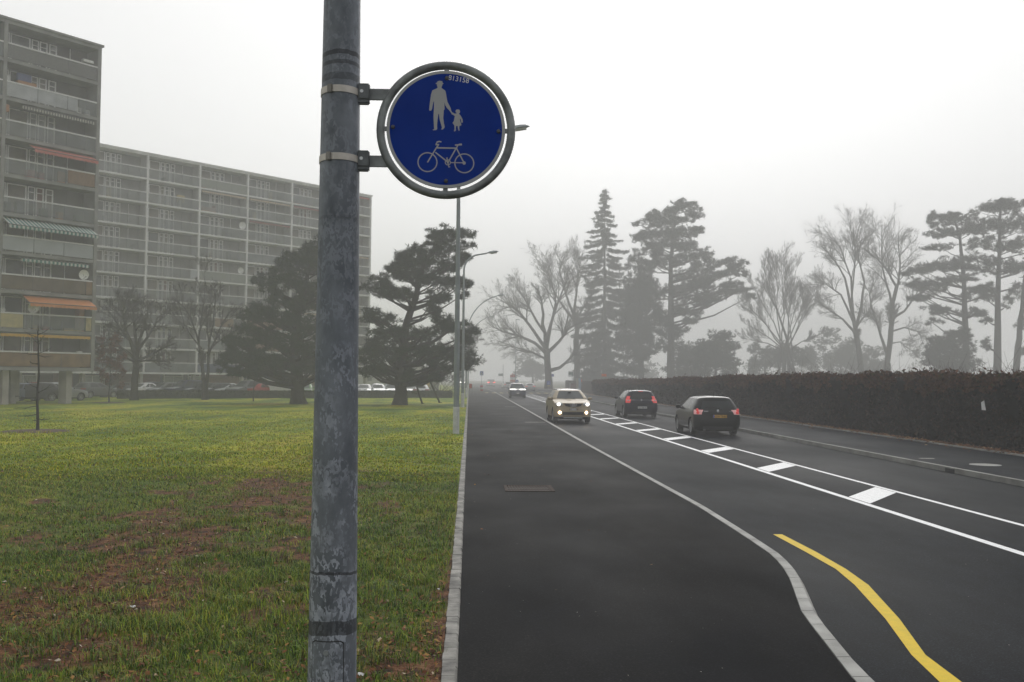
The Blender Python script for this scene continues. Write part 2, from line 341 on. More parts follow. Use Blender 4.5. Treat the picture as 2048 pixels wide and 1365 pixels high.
# ------------------------------------------------------------------ lawn
trail = [G(u, v, ZP) for u, v in [(-80,1330),(120,1215),(260,1120),(420,1035),(560,960),(660,915)]]
TX = np.array([p.x for p in trail]); TY = np.array([p.y for p in trail])
def wear(P):
    """0..1: how bare the lawn is (trodden trail, strip beside the path)"""
    x, y = P[:, 0], P[:, 1]
    order = np.argsort(TX); tx, ty = TX[order], TY[order]
    d = np.full(len(P), 1e9)
    for i in range(len(tx)-1):
        ax, ay, bx, by = tx[i], ty[i], tx[i+1], ty[i+1]; L2 = (bx-ax)**2+(by-ay)**2
        t = np.clip(((x-ax)*(bx-ax)+(y-ay)*(by-ay))/L2, 0, 1); d = np.minimum(d, np.hypot(x-ax-t*(bx-ax), y-ay-t*(by-ay)))
    n = snoise(P[:, :2], 1.6, 3)*.6+snoise(P[:, :2], 5, 4)*.6
    a = np.clip(1.0-d/2.1+n*1.15, 0, 1)*np.clip((26-y)/6, 0, 1)
    b = np.clip(1.1-(XL-.1-x)/.28+n*.8, 0, 1)*.9*np.clip((14-y)/3, .25, 1)
    c = np.clip(1.0-np.hypot(x+.55, y-7.3)/.55+n*.6, 0, 1)
    e = np.clip(snoise(P[:, :2], 1.0, 41)*.9+snoise(P[:, :2], 4, 42)*.55-.2, 0, 1)*np.clip((17-y)/7, 0, 1)*.85
    return np.clip(np.maximum(np.maximum(a, b), np.maximum(c, e)), 0, 1)
def lawn_z(x, y):
    P = np.stack([x, y], 1); h = snoise(P, .5, 8)*.02+snoise(P, 1.6, 9)*.01
    return ZP-.005+h*np.clip((XL-.2-x)/1.5, 0, 1)
lm = bpy.data.materials.new('lawn_turf'); lm.use_nodes = True; nt = lm.node_tree; n = nt.nodes; l = nt.links; b = n['Principled BSDF']
b.inputs['Roughness'].default_value = .9; b.inputs['Specular IOR Level'].default_value = .15
tc = n.new('ShaderNodeTexCoord')
def NZ(s, d=5, st=None):
    q = n.new('ShaderNodeTexNoise'); q.inputs['Scale'].default_value = s; q.inputs['Detail'].default_value = d; q.inputs['Roughness'].default_value = .6
    mp = n.new('ShaderNodeMapping'); mp.inputs['Scale'].default_value = st or (1, 1, 1); l.new(tc.outputs['Object'], mp.inputs['Vector']); l.new(mp.outputs[0], q.inputs['Vector']); return q
def RAMP(src, *cs):
    r = n.new('ShaderNodeValToRGB'); e = r.color_ramp.elements
    while len(e) < len(cs): e.new(.5)
    for i, c in enumerate(cs): e[i].position = c[0]; e[i].color = (*c[1], 1)
    l.new(src, r.inputs['Fac']); return r
def MIX(f, a, c, mode='MIX'):
    q = n.new('ShaderNodeMix'); q.data_type = 'RGBA'; q.blend_type = mode
    if hasattr(f, 'links'): l.new(f, q.inputs[0])
    else: q.inputs[0].default_value = f
    l.new(a, q.inputs[6]); l.new(c, q.inputs[7]); return q.outputs[2]
g1 = RAMP(NZ(.28, 6, (1, .4, 1)).outputs['Fac'], (.36, (.07,.13,.008)), (.47, (.17,.23,.01)), (.57, (.34,.34,.014)), (.68, (.4,.32,.025)))
g2 = RAMP(NZ(9, 5, (1, .5, 1)).outputs['Fac'], (.3, (.35,.4,.35)), (.52, (.9,.95,.9)), (.72, (1.5,1.45,1.3)))
gr = MIX(1.0, g1.outputs[0], g2.outputs[0], 'MULTIPLY')
so1 = RAMP(NZ(7, 7).outputs['Fac'], (.34, (.014,.006,.003)), (.48, (.08,.033,.013)), (.62, (.17,.075,.032)), (.78, (.28,.16,.085)))
at = n.new('ShaderNodeAttribute'); at.attribute_name = 'wear'
ww = RAMP(at.outputs['Fac'], (.3, (0,0,0)), (.75, (1,1,1)))
br = RAMP(NZ(1.1, 6, (1, .45, 1)).outputs['Fac'], (.56, (0,0,0)), (.7, (.65,.65,.65)))
gr = MIX(br.outputs[0], gr, RAMP(NZ(4, 5).outputs['Fac'], (.35, (.06,.035,.014)), (.65, (.15,.1,.03))).outputs[0])
th = n.new('ShaderNodeAttribute'); th.attribute_name = 'thatch_shade'  # near turf: thatch tone, plus shade between the blades painted into the colour
thc = RAMP(NZ(6, 6).outputs['Fac'], (.35, (.012,.013,.005)), (.55, (.035,.04,.01)), (.75, (.07,.05,.02)))
l.new(MIX(ww.outputs[0], MIX(th.outputs['Fac'], gr, thc.outputs[0]), so1.outputs[0]), b.inputs['Base Color'])
bp = n.new('ShaderNodeBump'); bp.inputs['Strength'].default_value = 1; bp.inputs['Distance'].default_value = .05
l.new(NZ(14, 5).outputs['Fac'], bp.inputs['Height']); l.new(bp.outputs[0], b.inputs['Normal'])
gx = np.concatenate([-np.geomspace(.175, 30, 150), [-60, -130, -320]]); gy = np.concatenate([[-40, -10, 0], np.geomspace(5, 130, 190), [200, 400, 810]])
XX, YY = np.meshgrid(gx, gy); xf, yf = XX.ravel(), YY.ravel(); nx, ny = len(gx), len(gy)
V = np.stack([xf, yf, lawn_z(xf, yf)], 1); I = np.arange(nx*ny).reshape(ny, nx)
T = np.stack([I[:-1, :-1].ravel(), I[1:, :-1].ravel(), I[1:, 1:].ravel(), I[:-1, 1:].ravel()], 1)
bx = np.array([bend(q) for q in yf]); V[:, 0] += bx
lawn = npmesh('lawn', V, T, lm, smooth=True); tag(lawn, kind='structure')
wa = lawn.data.attributes.new('wear', 'FLOAT', 'POINT'); wa.data.foreach_set('value', wear(V).astype(np.float32))
ta = lawn.data.attributes.new('thatch_shade', 'FLOAT', 'POINT'); ta.data.foreach_set('value', (np.clip((30-V[:, 1])/16, 0, 1)*.66).astype(np.float32))
# grass blades
def blades(N, y0, y1, wd, ht, seed, umin=-30):
    r = np.random.default_rng(seed); y = np.exp(r.uniform(np.log(y0), np.log(y1), N*2)) if y1 > 30 else np.sqrt(r.uniform(y0**2, y1**2, N*2))
    x = -r.uniform(0, 1, N*2)*(y*.5)-.2; P = np.stack([x, y], 1)
    clump = snoise(P, 3.0, 21)*.5+snoise(P, 9.0, 22)*.5; w_ = wear(P)
    keep = (r.uniform(0, 1, N*2) < (.55+.6*clump)*(1-.9*w_)); P = P[keep][:N]; clump = clump[keep][:N]; w_ = w_[keep][:N]; k = len(P)
    z = lawn_z(P[:, 0], P[:, 1])-.008
    a = r.uniform(0, 2*PI, k); tall = np.clip(snoise(P, 1.1, 31), 0, 1)
    h = ht*r.uniform(.45, 1.25, k)*(1+.3*clump+1.0*tall**2); lean = r.uniform(.1, 1.1, k)*h
    b_ = np.stack([P[:, 0], P[:, 1], z], 1); d = np.stack([np.cos(a), np.sin(a), 0*a], 1)
    a2 = a+PI/2+r.normal(0, .5, k); s = np.stack([np.cos(a2), np.sin(a2), 0*a], 1)*(wd*r.uniform(.6, 1.4, k))[:, None]
    up = np.array([0, 0, 1.0]); mid = b_+d*(lean*.35)[:, None]+up*(h*.62)[:, None]; tip = b_+d*lean[:, None]+up*(h*r.uniform(.7, 1, k))[:, None]
    V = np.stack([b_-s, b_+s, mid-s*.75, mid+s*.75, tip], 1).reshape(-1, 3); o = np.arange(k)*5
    T = np.concatenate([np.stack([o, o+1, o+3], 1), np.stack([o, o+3, o+2], 1), np.stack([o+2, o+3, o+4], 1)])
    return V, T
GR = leafmat('grass_blades', [(0, (.08,.15,.004)), (.3, (.24,.32,.006)), (.6, (.42,.45,.008)), (.8, (.55,.48,.018)), (.93, (.3,.17,.03)), (1, (.12,.06,.02))], rough=.7, spec=.1, patch=(.6,.74,.5), pscale=.5)
Vs, Ts, o = [], [], 0
for args in [(74000, 6.2, 12, .003, .058, 1), (84000, 11.5, 22, .0045, .055, 2), (90000, 20, 60, .011, .05, 3)]:
    V, T = blades(*args); Vs.append(V); Ts.append(T+o); o += len(V)
# longer tufts near the camera, on both sides of the trodden trail
r = np.random.default_rng(77); tc_ = np.stack([-r.uniform(.25, 7.5, 900), r.uniform(6.3, 19, 900)], 1); tc_ = tc_[(snoise(tc_, 1.1, 31) > -.35)]
q = np.repeat(tc_, 38, 0)+r.normal(0, .045, (len(tc_)*38, 2)); k = len(q); a = r.uniform(0, 2*PI, k); h = np.repeat(r.uniform(.05, .15, len(tc_)), 38)*r.uniform(.5, 1.1, k); z = lawn_z(q[:, 0], q[:, 1])
b_ = np.stack([q[:, 0], q[:, 1], z-.01], 1); d = np.stack([np.cos(a), np.sin(a), 0*a], 1); s = np.stack([-np.sin(a), np.cos(a), 0*a], 1)*.0028; ln = (h*r.uniform(.3, 1.1, k))[:, None]; up = np.array([0, 0, 1.])
V = np.stack([b_-s, b_+s, b_+d*ln*.3-s*.8+up*h[:, None]*.65, b_+d*ln*.3+s*.8+up*h[:, None]*.65, b_+d*ln+up*(h*r.uniform(.55, 1, k))[:, None]], 1).reshape(-1, 3); oo = np.arange(k)*5
Vs.append(V); Ts.append(np.concatenate([np.stack([oo, oo+1, oo+3], 1), np.stack([oo, oo+3, oo+2], 1), np.stack([oo+2, oo+3, oo+4], 1)])+o); o += len(V)
GRN_ = leafmat('near_grass_blades', [(0, (.012,.034,.003)), (.28, (.06,.14,.006)), (.55, (.17,.28,.009)), (.8, (.38,.43,.018)), (.93, (.3,.17,.03)), (1, (.12,.05,.02))], rough=.6, spec=.3, patch=(.55,.7,.5), pscale=.5)
CNT = [len(q) for q in Ts]
tag(npmesh('grass', np.concatenate(Vs), np.concatenate(Ts), [GR, GRN_], mi=np.repeat([1, 1, 0, 1], CNT)), 'bright yellow green grass with bare brown patches', 'grass', kind='stuff')
# fallen leaves: small curled cards
def leaves(P, size, seed, tilt=.5):
    r = np.random.default_rng(seed); k = len(P); a = r.uniform(0, 2*PI, k); s = size*r.uniform(.5, 1.3, k)
    ex = np.stack([np.cos(a), np.sin(a), r.uniform(-tilt, tilt, k)], 1)*s[:, None]; ey = np.stack([-np.sin(a), np.cos(a), r.uniform(-tilt, tilt, k)], 1)*(s*r.uniform(.4, .8, k))[:, None]
    c = P.copy(); c[:, 2] += .012+.3*s*r.uniform(0, 1, k); up = np.array([0, 0, 1.])*(.35*s)[:, None]
    V = np.stack([c-ex, c-ey*.9+up*.3, c+ex*1.1, c+ey*.9+up*.6], 1).reshape(-1, 3); o = np.arange(k)*4
    return V, np.concatenate([np.stack([o, o+1, o+3], 1), np.stack([o+1, o+2, o+3], 1)])
LV = leafmat('dead_leaves', [(0, (.05,.02,.01)), (.4, (.13,.05,.02)), (.75, (.22,.1,.035)), (.93, (.3,.17,.05)), (1, (.45,.4,.32))])
r = np.random.default_rng(5)
y = np.exp(r.uniform(np.log(6.3), np.log(60), 5200)); x = -r.uniform(0, 1, 5200)*y*.5-.2; P1 = np.stack([x, y, lawn_z(x, y)+.02], 1)
y = r.uniform(6.5, 9.5, 260); x = -np.abs(r.normal(0, .35, 260))-.2; P2 = np.stack([x, y, lawn_z(x, y)+.01], 1)
y = r.uniform(6.8, 40, 26); x = r.uniform(0, 2.6, 26); P3 = np.stack([x, y, np.full(26, ZP)], 1)
idx = r.integers(0, len(TX), 7500); f = r.uniform(0, 1, 7500)[:, None]; tr_ = np.stack([TX, TY], 1); j2 = np.clip(idx+1, 0, len(TX)-1); P4 = tr_[idx]*(1-f)+tr_[j2]*f+r.normal(0, .6, (7500, 2)); P4 = P4[P4[:, 0] < -.3]
P4 = np.stack([P4[:, 0], P4[:, 1], lawn_z(P4[:, 0], P4[:, 1])], 1)
V0, T0 = leaves(P4, .016, 16, .8); V, T = leaves(np.concatenate([P1, P2, P3]), .024, 6); T = np.concatenate([T0, T+len(V0)]); V = np.concatenate([V0, V]); tag(npmesh('fallen_leaves', V, T, LV), 'scattered brown leaves on the lawn and path', 'leaves', kind='stuff')
y = np.exp(r.uniform(np.log(20), np.log(150), 9000)); x = SB+.1+np.abs(r.normal(0, .3, 9000)); x = np.where(r.uniform(0, 1, 9000) < .06, SB-r.exponential(.3, 9000), x)
V, T = leaves(np.stack([x, y, np.full(9000, .14)], 1), .05, 8); tag(npmesh('fallen_leaves', V, T, LV), 'band of russet dead leaves along the foot of the tall hedge', 'leaves', kind='stuff')
y = np.exp(r.uniform(np.log(6.5), np.log(45), 520)); x = r.uniform(0, 1, 520)**1.3*14; zz = np.where(x < 3.7, ZP, .0); zz = np.where(x > 11.4, .12, zz); okm = (x < 2.4) | (x > 4.2); V, T = leaves(np.stack([x, y, zz], 1)[okm], .009, 18, .3); V[:, 2] -= .008; tag(npmesh('grit', V, T, leafmat('pale_grit', [(0, (.03,.025,.02)), (.5, (.1,.09,.08)), (.85, (.3,.29,.27)), (1, (.55,.54,.52))])), 'tiny pale grit and leaf bits on the asphalt', 'grit', kind='stuff')
PAPER = mat('white_paper', (.7,.7,.7), .7)
def scrap(p, s, lab):
    bm = bmesh.new(); bmesh.ops.create_grid(bm, x_segments=5, y_segments=5, size=s); q = random.Random(int(s*9999)+int(p[1]*10))
    for v in bm.verts: v.co.x += q.uniform(-.25, .25)*s; v.co.y += q.uniform(-.25, .25)*s; v.co.z += q.uniform(0, .8)*s
    me = bpy.data.meshes.new('paper_scrap'); bm.to_mesh(me); bm.free(); me.materials.append(PAPER)
    o = bpy.data.objects.new('paper_scrap', me); COL.objects.link(o); o.location = p; tag(o, lab, 'litter', 'scraps of white litter')
g = G(722, 1352, .08); scrap((g.x, g.y, .085), .02, 'crumpled white scrap in the grass right beside the big pole')
g = G(877, 1180, .08); scrap((g.x, g.y, .085), .013, 'small white scrap in the grass close to the stone edging')
g = G(265, 1216, .08); scrap((g.x, g.y, .085), .022, 'pale flat scrap on the bare brown trail in the lawn')

# ================================================================== SIGN AND POLES
pm = bpy.data.materials.new('spangled_zinc'); pm.use_nodes = True; nt = pm.node_tree; n = nt.nodes; l = nt.links; b = n['Principled BSDF']
b.inputs['Roughness'].default_value = .5; b.inputs['Metallic'].default_value = .1; b.inputs['Specular IOR Level'].default_value = .4
tc = n.new('ShaderNodeTexCoord')
base = RAMP(NZ(5, 5, (1, 1, .5)).outputs['Fac'], (.35, (.075,.087,.105)), (.68, (.2,.222,.255)))
wv = NZ(16, 3, (1, 1, .55)); vo = n.new('ShaderNodeTexVoronoi'); vo.inputs['Scale'].default_value = 42; vo.inputs['Randomness'].default_value = 1
am = n.new('ShaderNodeMix'); am.data_type = 'VECTOR'; am.inputs[0].default_value = .2
mp = n.new('ShaderNodeMapping'); mp.inputs['Scale'].default_value = (1, 1, .75); l.new(tc.outputs['Object'], mp.inputs['Vector'])
l.new(mp.outputs[0], am.inputs[4]); l.new(wv.outputs['Color'], am.inputs[5]); l.new(am.outputs[1], vo.inputs['Vector'])
reg = RAMP(NZ(8, 5, (1, 1, .7)).outputs['Fac'], (.4, (0,0,0)), (.56, (1,1,1)))
cel = RAMP(vo.outputs['Color'], (.52, (0,0,0)), (.57, (1,1,1)))
ml = n.new('ShaderNodeMath'); ml.operation = 'MULTIPLY'; l.new(reg.outputs[0], ml.inputs[0]); l.new(cel.outputs[0], ml.inputs[1])
sx = n.new('ShaderNodeSeparateXYZ'); l.new(tc.outputs['Object'], sx.inputs[0])
zr = n.new('ShaderNodeMapRange'); zr.inputs['From Min'].default_value = 2.6; zr.inputs['From Max'].default_value = 1.1; zr.inputs['To Min'].default_value = .22; zr.inputs['To Max'].default_value = .8
l.new(sx.outputs['Z'], zr.inputs['Value'])
m3 = n.new('ShaderNodeMath'); m3.operation = 'MULTIPLY'; l.new(ml.outputs[0], m3.inputs[0]); l.new(zr.outputs[0], m3.inputs[1])
vc = RAMP(vo.outputs['Color'], (0, (.19,.21,.25)), (1, (.48,.52,.6)))
c1 = MIX(m3.outputs[0], base.outputs[0], vc.outputs[0])
# dark bands at their own heights
def band(z, hw, c):
    global c1
    nzv = NZ(7, 3, (1, 1, .3)); ad = n.new('ShaderNodeMath'); ad.operation = 'MULTIPLY_ADD'; ad.inputs[1].default_value = .05; l.new(nzv.outputs['Fac'], ad.inputs[0]); l.new(sx.outputs['Z'], ad.inputs[2])
    cp = n.new('ShaderNodeMath'); cp.operation = 'COMPARE'; cp.inputs[1].default_value = z+.025; cp.inputs[2].default_value = hw; l.new(ad.outputs[0], cp.inputs[0])
    sc_ = n.new('ShaderNodeMath'); sc_.operation = 'MULTIPLY'; sc_.inputs[1].default_value = c; l.new(cp.outputs[0], sc_.inputs[0])
    rgb = n.new('ShaderNodeRGB'); rgb.outputs[0].default_value = (.018,.02,.024, 1); c1 = MIX(sc_.outputs[0], c1, rgb.outputs[0])
for z, hw, c in [(3.78, .012, .75), (3.73, .010, .6), (3.66, .018, .5), (1.18, .007, .8), (.915, .035, .75), (2.95, .008, .2)]: band(z, hw, c)
l.new(c1, b.inputs['Base Color'])
PX, PY_ = AT(674, 700, 5.09).x, 5.09
pole = empty('street_pole', (PX, PY_, 0)); tag(pole, 'thick galvanised pole in the foreground with dark bands and a hatch', 'pole')
def prad(z): return .1255-.0079*z
mb = MB(); zs = [0, .02, .3, .7, 1.2, 2, 3, 4, 5, 6.5, 8]
mb.tube([(0, 0, z) for z in zs], [prad(z) for z in zs], 48); mb.build('shaft', pm, pole, smooth=40)
MB().lathe([(0, 8.05), (.045, 8.03), (.064, 8.0), (.064, 7.97)], n=32).build('cap', STEEL, pole, smooth=40)
# access hatch: curved plate proud of the shaft, dark seam round it
def hatch(mb, hw, z0, z1, off, mi, rc=.02):
    ns = 10; nzs = 44; vs = []; r0 = prad((z0+z1)/2)
    pts = []
    for j in range(nzs+1):
        z = z0+(z1-z0)*j/nzs; dz = min(z-z0, z1-z); wq = hw if dz >= rc else hw-rc+math.sqrt(max(0, rc*rc-(rc-dz)**2))
        for i in range(ns+1):
            s = -wq+2*wq*i/ns-.012; a = -PI/2+s/r0; q = prad(z)+off; pts.append((q*math.cos(a), q*math.sin(a), z))
    fs = [(j*(ns+1)+i, j*(ns+1)+i+1, (j+1)*(ns+1)+i+1, (j+1)*(ns+1)+i) for j in range(nzs) for i in range(ns)]
    mb.add(pts, fs, mi)
zt = AT(660, 1283, 4.97).z
h = MB(); hatch(h, .0865, zt-.42, zt, .0015, 1); hatch(h, .081, zt-.4145, zt-.0055, .003, 0, .018)
hd = h.build('hatch_door', [pm, BLACK], pole, smooth=50)
s = MB().lathe([(0, -.012), (.012, -.012), (.014, -.008), (.014, 0)], 'Y', 16, c=(-.014, -prad(zt)-.002, zt-.055)).lathe([(0, -.0125), (.006, -.0125), (.006, -.0105)], 'Y', 6, c=(-.014, -prad(zt)-.002, zt-.055)).build('lock', STEEL, hd, smooth=40)

# ---- the round sign
SP = AT(892, 259.5, 5.06); SY = 5.06
sign = empty('cycle_path_sign', tuple(SP)); tag(sign, 'round blue pedestrian and bicycle sign in a galvanised ring on the pole', 'road sign')
BLUE = mat('sign_blue', (.0004,.027,.235), .6, var=.12, scale=3, spec=.02); GREY = mat('sign_grey', (.34,.35,.36), .5, var=.05, spec=.3)
q = .000522
def Z(x, y): return ((x-645)*q, (680-y)*q)
MB().lathe([(0, -.004), (.2915, -.004), (.2925, 0), (0, 0)], 'Y', 72).build('plate', BLUE, sign, smooth=30)
# grey rim of the plate
MB().lathe([(.286, -.0055), (.3, -.0055), (.302, -.002), (.302, .003), (.2935, .003), (.2935, -.0045), (.286, -.0055)], 'Y', 72).build('rim', GREY, sign, smooth=30)
ringm = mat('ring_zinc', (.1,.11,.115), .45, .3, col2=(.26,.28,.28), scale=9, bump=.15)
MB().ring((0, .014, 0), .333, .0215, n=96, m=16).build('ring_frame', ringm, sign, smooth=60)
for ang in (90, 0, 180, 270):
    a = math.radians(ang); Mr = Matrix.Rotation(-a, 4, 'Y')
    MB().bbox(.285, .318, .004, .016, -.012, .012, .003, M=Mr).build('tab', ringm, sign)
for zx, zy in ((648, 178), (130, 668), (1157, 692), (650, 1188)):
    x, z = Z(zx, zy); MB().lathe([(0, -.016), (.007, -.015), (.0105, -.010), (.0105, -.004), (0, -.004)], 'Y', 16, c=(x, 0, z)).build('bolt', DSTEEL, sign, smooth=40)
man = [(578,203),(604,208),(606,222),(618,232),(606,238),(603,254),(597,264),(598,276),(632,298),(640,318),(646,360),(656,410),(676,446),(690,475),(694,496),(704,514),(694,520),(680,500),(672,490),(650,468),(634,440),(628,412),(628,450),(630,484),(622,492),(620,530),(617,570),(624,620),(632,655),(628,668),(612,684),(598,682),(606,664),(596,630),(582,585),(575,530),(570,530),(562,590),(558,640),(560,680),(548,690),(518,692),(516,686),(530,680),(526,630),(522,560),(524,500),(526,480),(526,420),(524,400),(514,440),(508,480),(502,496),(488,502),(478,494),(480,478),(482,450),(488,400),(496,340),(508,300),(540,285),(558,275),(558,264),(553,250),(552,239),(537,230),(552,222),(560,208)]
child = [(706,512),(726,524),(742,524),(750,516),(738,512),(736,498),(742,486),(760,482),(776,488),(780,502),(778,516),(768,524),(782,538),(794,556),(806,580),(808,606),(800,616),(792,606),(790,590),(784,572),(780,580),(784,604),(794,628),(794,638),(776,644),(774,664),(778,690),(768,692),(762,672),(758,646),(744,644),(740,668),(742,688),(734,698),(722,698),(728,676),(726,640),(708,616),(720,600),(726,572),(730,548),(712,536),(694,528)]
def outline(poly, mb): mb.prism([Z(*p) for p in reversed(poly)], -.0056, -.0045)
m_ = MB(); outline(man, m_); m_.build('pedestrian_symbol', GREY, sign)
m_ = MB(); outline(child, m_); m_.build('child_symbol', GREY, sign)
def seg(mb, a, b_, wd):
    (x0, z0), (x1, z1) = Z(*a), Z(*b_); d = Vector((x1-x0, z1-z0)); d.normalize(); nx_, nz_ = -d.y*wd*q/2, d.x*wd*q/2
    mb.prism([(x0+nx_, z0+nz_), (x0-nx_, z0-nz_), (x1-nx_, z1-nz_), (x1+nx_, z1+nz_)], -.0056-seg.k*2e-5, -.0045); seg.k += 1
seg.k = 0
def annulus(mb, c, R, wd, n_=48):
    x, z = Z(*c); ro, ri = (R+wd/2)*q, (R-wd/2)*q; k = seg.k*2e-5; seg.k += 1
    mb.lathe([(ri, -.0045), (ri, -.0056-k), (ro, -.0056-k), (ro, -.0045)], 'Y', n_, c=(x, 0, z))
bk = MB()
annulus(bk, (469, 1006), 92, 11); annulus(bk, (827, 1011), 92, 11); annulus(bk, (667, 1005), 25, 8, 24)
for a, b_, w_ in [((469,1008),(562,850),12),((560,864),(748,864),13),((545,908),(664,1000),12),((748,860),(672,1000),12),((748,862),(825,1008),12),((690,1006),(825,1006),9),((562,856),(574,832),11),((546,834),(580,831),12),((548,832),(562,808),11),((556,808),(582,801),12),((578,800),(602,805),12),((748,864),(764,832),11),((734,834),(802,828),13),((772,826),(800,823),12),((656,962),(678,1050),9),((650,962),(666,962),8),((672,1051),(690,1048),8)]: seg(bk, a, b_, w_)
x, z = Z(825, 1008); bk.lathe([(0, -.0064), (16*q, -.0064), (16*q, -.0045)], 'Y', 20, c=(x, 0, z))
x, z = Z(667, 1005); bk.lathe([(0, -.0064), (11*q, -.0064), (11*q, -.0045)], 'Y', 16, c=(x, 0, z))
bk.build('bicycle_symbol', GREY, sign)
t_ = MB(); x, z = Z(764, 186); text_into(t_, '813158', .036, Matrix.Translation((x, -.0046, z)) @ Matrix.Rotation(math.radians(8.5), 4, 'Y') @ FACE, .0016); t_.build('number', mat('sign_white', (.6,.62,.64), .5), sign)
# two clamp brackets with steel bands
for v in (188, 322):
    zc = AT(760, v, 5.06).z-SP.z; px = PX-SP.x; rp_ = prad(zc+SP.z); xr = px+rp_
    br = MB(); x_ring = -math.sqrt(max(0, .333**2-zc*zc))+.012
    br.bbox(xr+.04, x_ring, .012, .022, zc-.03, zc+.03, .004)
    B = br.build('bracket', ringm, sign, smooth=40)
    c_ = MB(); c_.bbox(xr-.012, xr+.052, -.006, .036, zc-.052, zc+.052, .006); c_.bbox(xr-.004, xr+.05, -.0155, -.0062, zc-.03, zc+.046, .003)
    c_.build('clamp', mat('clamp_zinc', (.09,.1,.105), .45, .3, var=.3, scale=20), B, smooth=40)
    c_ = MB().lathe([(0, -.003), (.0085, -.003), (.0085, 0)], 'Y', 16, c=(xr+.013, -.0155, zc+.008)); c_.build('clamp_screw', mat('bright_metal', (.6,.62,.64), .4, .3), B)
    st = MB(); N_ = 40; ys = MB(); pr = []
    for i in range(N_+1):
        a = -PI*1.02+1.04*PI*i/N_; sl = -.010*math.sin(a)
        for dz, dr in ((-.017, .0015), (-.017, .0042), (.017, .0042), (.017, .0015)): pr.append((px+(rp_+dr)*math.cos(a), .03+(rp_+dr)*math.sin(a), zc+sl*.6+dz))
    st.add(pr, [(i*4+j, (i+1)*4+j, (i+1)*4+(j+1) % 4, i*4+(j+1) % 4) for i in range(N_) for j in range(4)])
    S = st.build('steel_band', mat('bright_steel', (.5,.47,.43), .45, .2, var=.1, scale=30), B, smooth=40)
    a = math.radians(-114); Mb = Matrix.Translation((px, .03, zc)) @ Matrix.Rotation(a+PI/2, 4, 'Z')
    MB().bbox(-.014, .014, -rp_-.014, -rp_-.004, -.016, .026, .003, M=Mb).build('buckle', mat('band_buckle', (.2,.19,.17), .4, .3), B)
sign.rotation_euler = (0, 0, 0)

# ---- street lamps along the path
LAMPG = mat('lamp_grey', (.22,.25,.26), .5, .2, var=.15, scale=3)
def lamp_head(t, p, ang, L=.85):
    d = Vector((math.cos(ang), 0, math.sin(ang))); M = Matrix.Translation(p) @ Matrix.Rotation(-ang, 4, 'Y')
    mb = MB(); sec = [(0, .04, .035), (.08, .07, .07), (.25, .14, .12), (.5, .17, .13), (.7, .14, .1), (L, .04, .025)]; vs = []; n_ = 12
    for x, wy, hz in sec:
        for j in range(n_): a = 2*PI*j/n_; vs.append((x, wy*math.cos(a), (hz if math.sin(a) > 0 else hz*.35)*math.sin(a)))
    mb.add(vs, [(i*n_+j, (i+1)*n_+j, (i+1)*n_+(j+1) % n_, i*n_+(j+1) % n_) for i in range(len(sec)-1) for j in range(n_)]+[tuple(range(n_)), tuple((len(sec)-1)*n_+j for j in range(n_-1, -1, -1))], 0, M)
    H = mb.build('lamp_head', LAMPG, t, smooth=40, fix=True)
    vs = []
    for x, wy in [(.26, .08), (.4, .12), (.6, .12), (.72, .07)]:
        vs += [(x, -wy, -.03), (x, 0, -.11), (x, wy, -.03)]
    MB().add(vs, [(i*3+j, (i+1)*3+j, (i+1)*3+j+1, i*3+j+1) for i in range(3) for j in range(2)], 0, M).build('lamp_cover', mat('lamp_glass', (.5,.52,.52), .25), H, smooth=60)
def lamp(base, Htop, reach, r0, lab, style='bend', grp='street lamps along the path'):
    t = empty('street_lamp', base); tag(t, lab, 'street lamp', grp)
    MB().tube([(0, 0, -.02), (0, 0, .08), (0, 0, 1.0)], [r0*1.06, r0*1.04, r0*1.03], 20).build('painted_foot', mat('white_pole_paint', (.5,.51,.51), .55, var=.15, scale=5), t, smooth=40)
    pts, rd = [], []
    if style == 'bend':
        R = 1.15; zb = Htop-R-.15
        for z in np.linspace(1.0, zb, 8): pts.append((0, 0, z)); rd.append(r0*(1-.5*z/Htop))
        for a in np.linspace(0, 80, 10)[1:]: a = math.radians(a); pts.append((R*(1-math.cos(a)), 0, zb+R*math.sin(a))); rd.append(r0*.48)
        ang = math.radians(10)
    else:
        zb = Htop*.6
        for z in np.linspace(1.0, zb, 7): pts.append((0, 0, z)); rd.append(r0*(1-.45*z/Htop))
        for k in np.linspace(0, 1, 12)[1:]: a = k*math.radians(76); pts.append(((reach-.8)*(1-math.cos(a))/(1-math.cos(math.radians(76))), 0, zb+(Htop-zb)*math.sin(a)/math.sin(math.radians(76)))); rd.append(r0*.5)
        ang = math.radians(10)
    e = Vector(pts[-1]); f = e+Vector((math.cos(ang), 0, math.sin(ang)))*max(.1, reach-e.x-.75) if style == 'bend' else e
    if style == 'bend': pts.append(tuple(f)); rd.append(r0*.42)
    MB().tube(pts, rd, 18).build('mast', LAMPG, t, smooth=40); lamp_head(t, f, ang)
    return t
g = G(912, 868, ZP); p1 = (g.x, g.y, ZP); hd = AT(1055, 264, g.y); lamp(p1, hd.z, hd.x-g.x, .115, 'nearest street lamp on the lawn edge, its head just right of the round sign')
g = G(925, 815, ZP); hd = AT(995, 508, g.y); lamp((g.x, g.y, ZP), hd.z, hd.x-g.x, .12, 'street lamp with bent arm, second one along the path')
Y = 107.; hd = AT(1008, 594, Y); bx_ = AT(932, 790, Y).x; lamp((bx_, Y, ZP), hd.z, hd.x-bx_, .11, 'hazy street lamp with a long curved arm, third along the path', 'arc')
Y = 146.; hd = AT(988, 636, Y); bx_ = AT(936, 780, Y).x; lamp((bx_, Y, ZP), hd.z, hd.x-bx_, .11, 'farthest faint street lamp with a long curved arm over the path', 'arc')

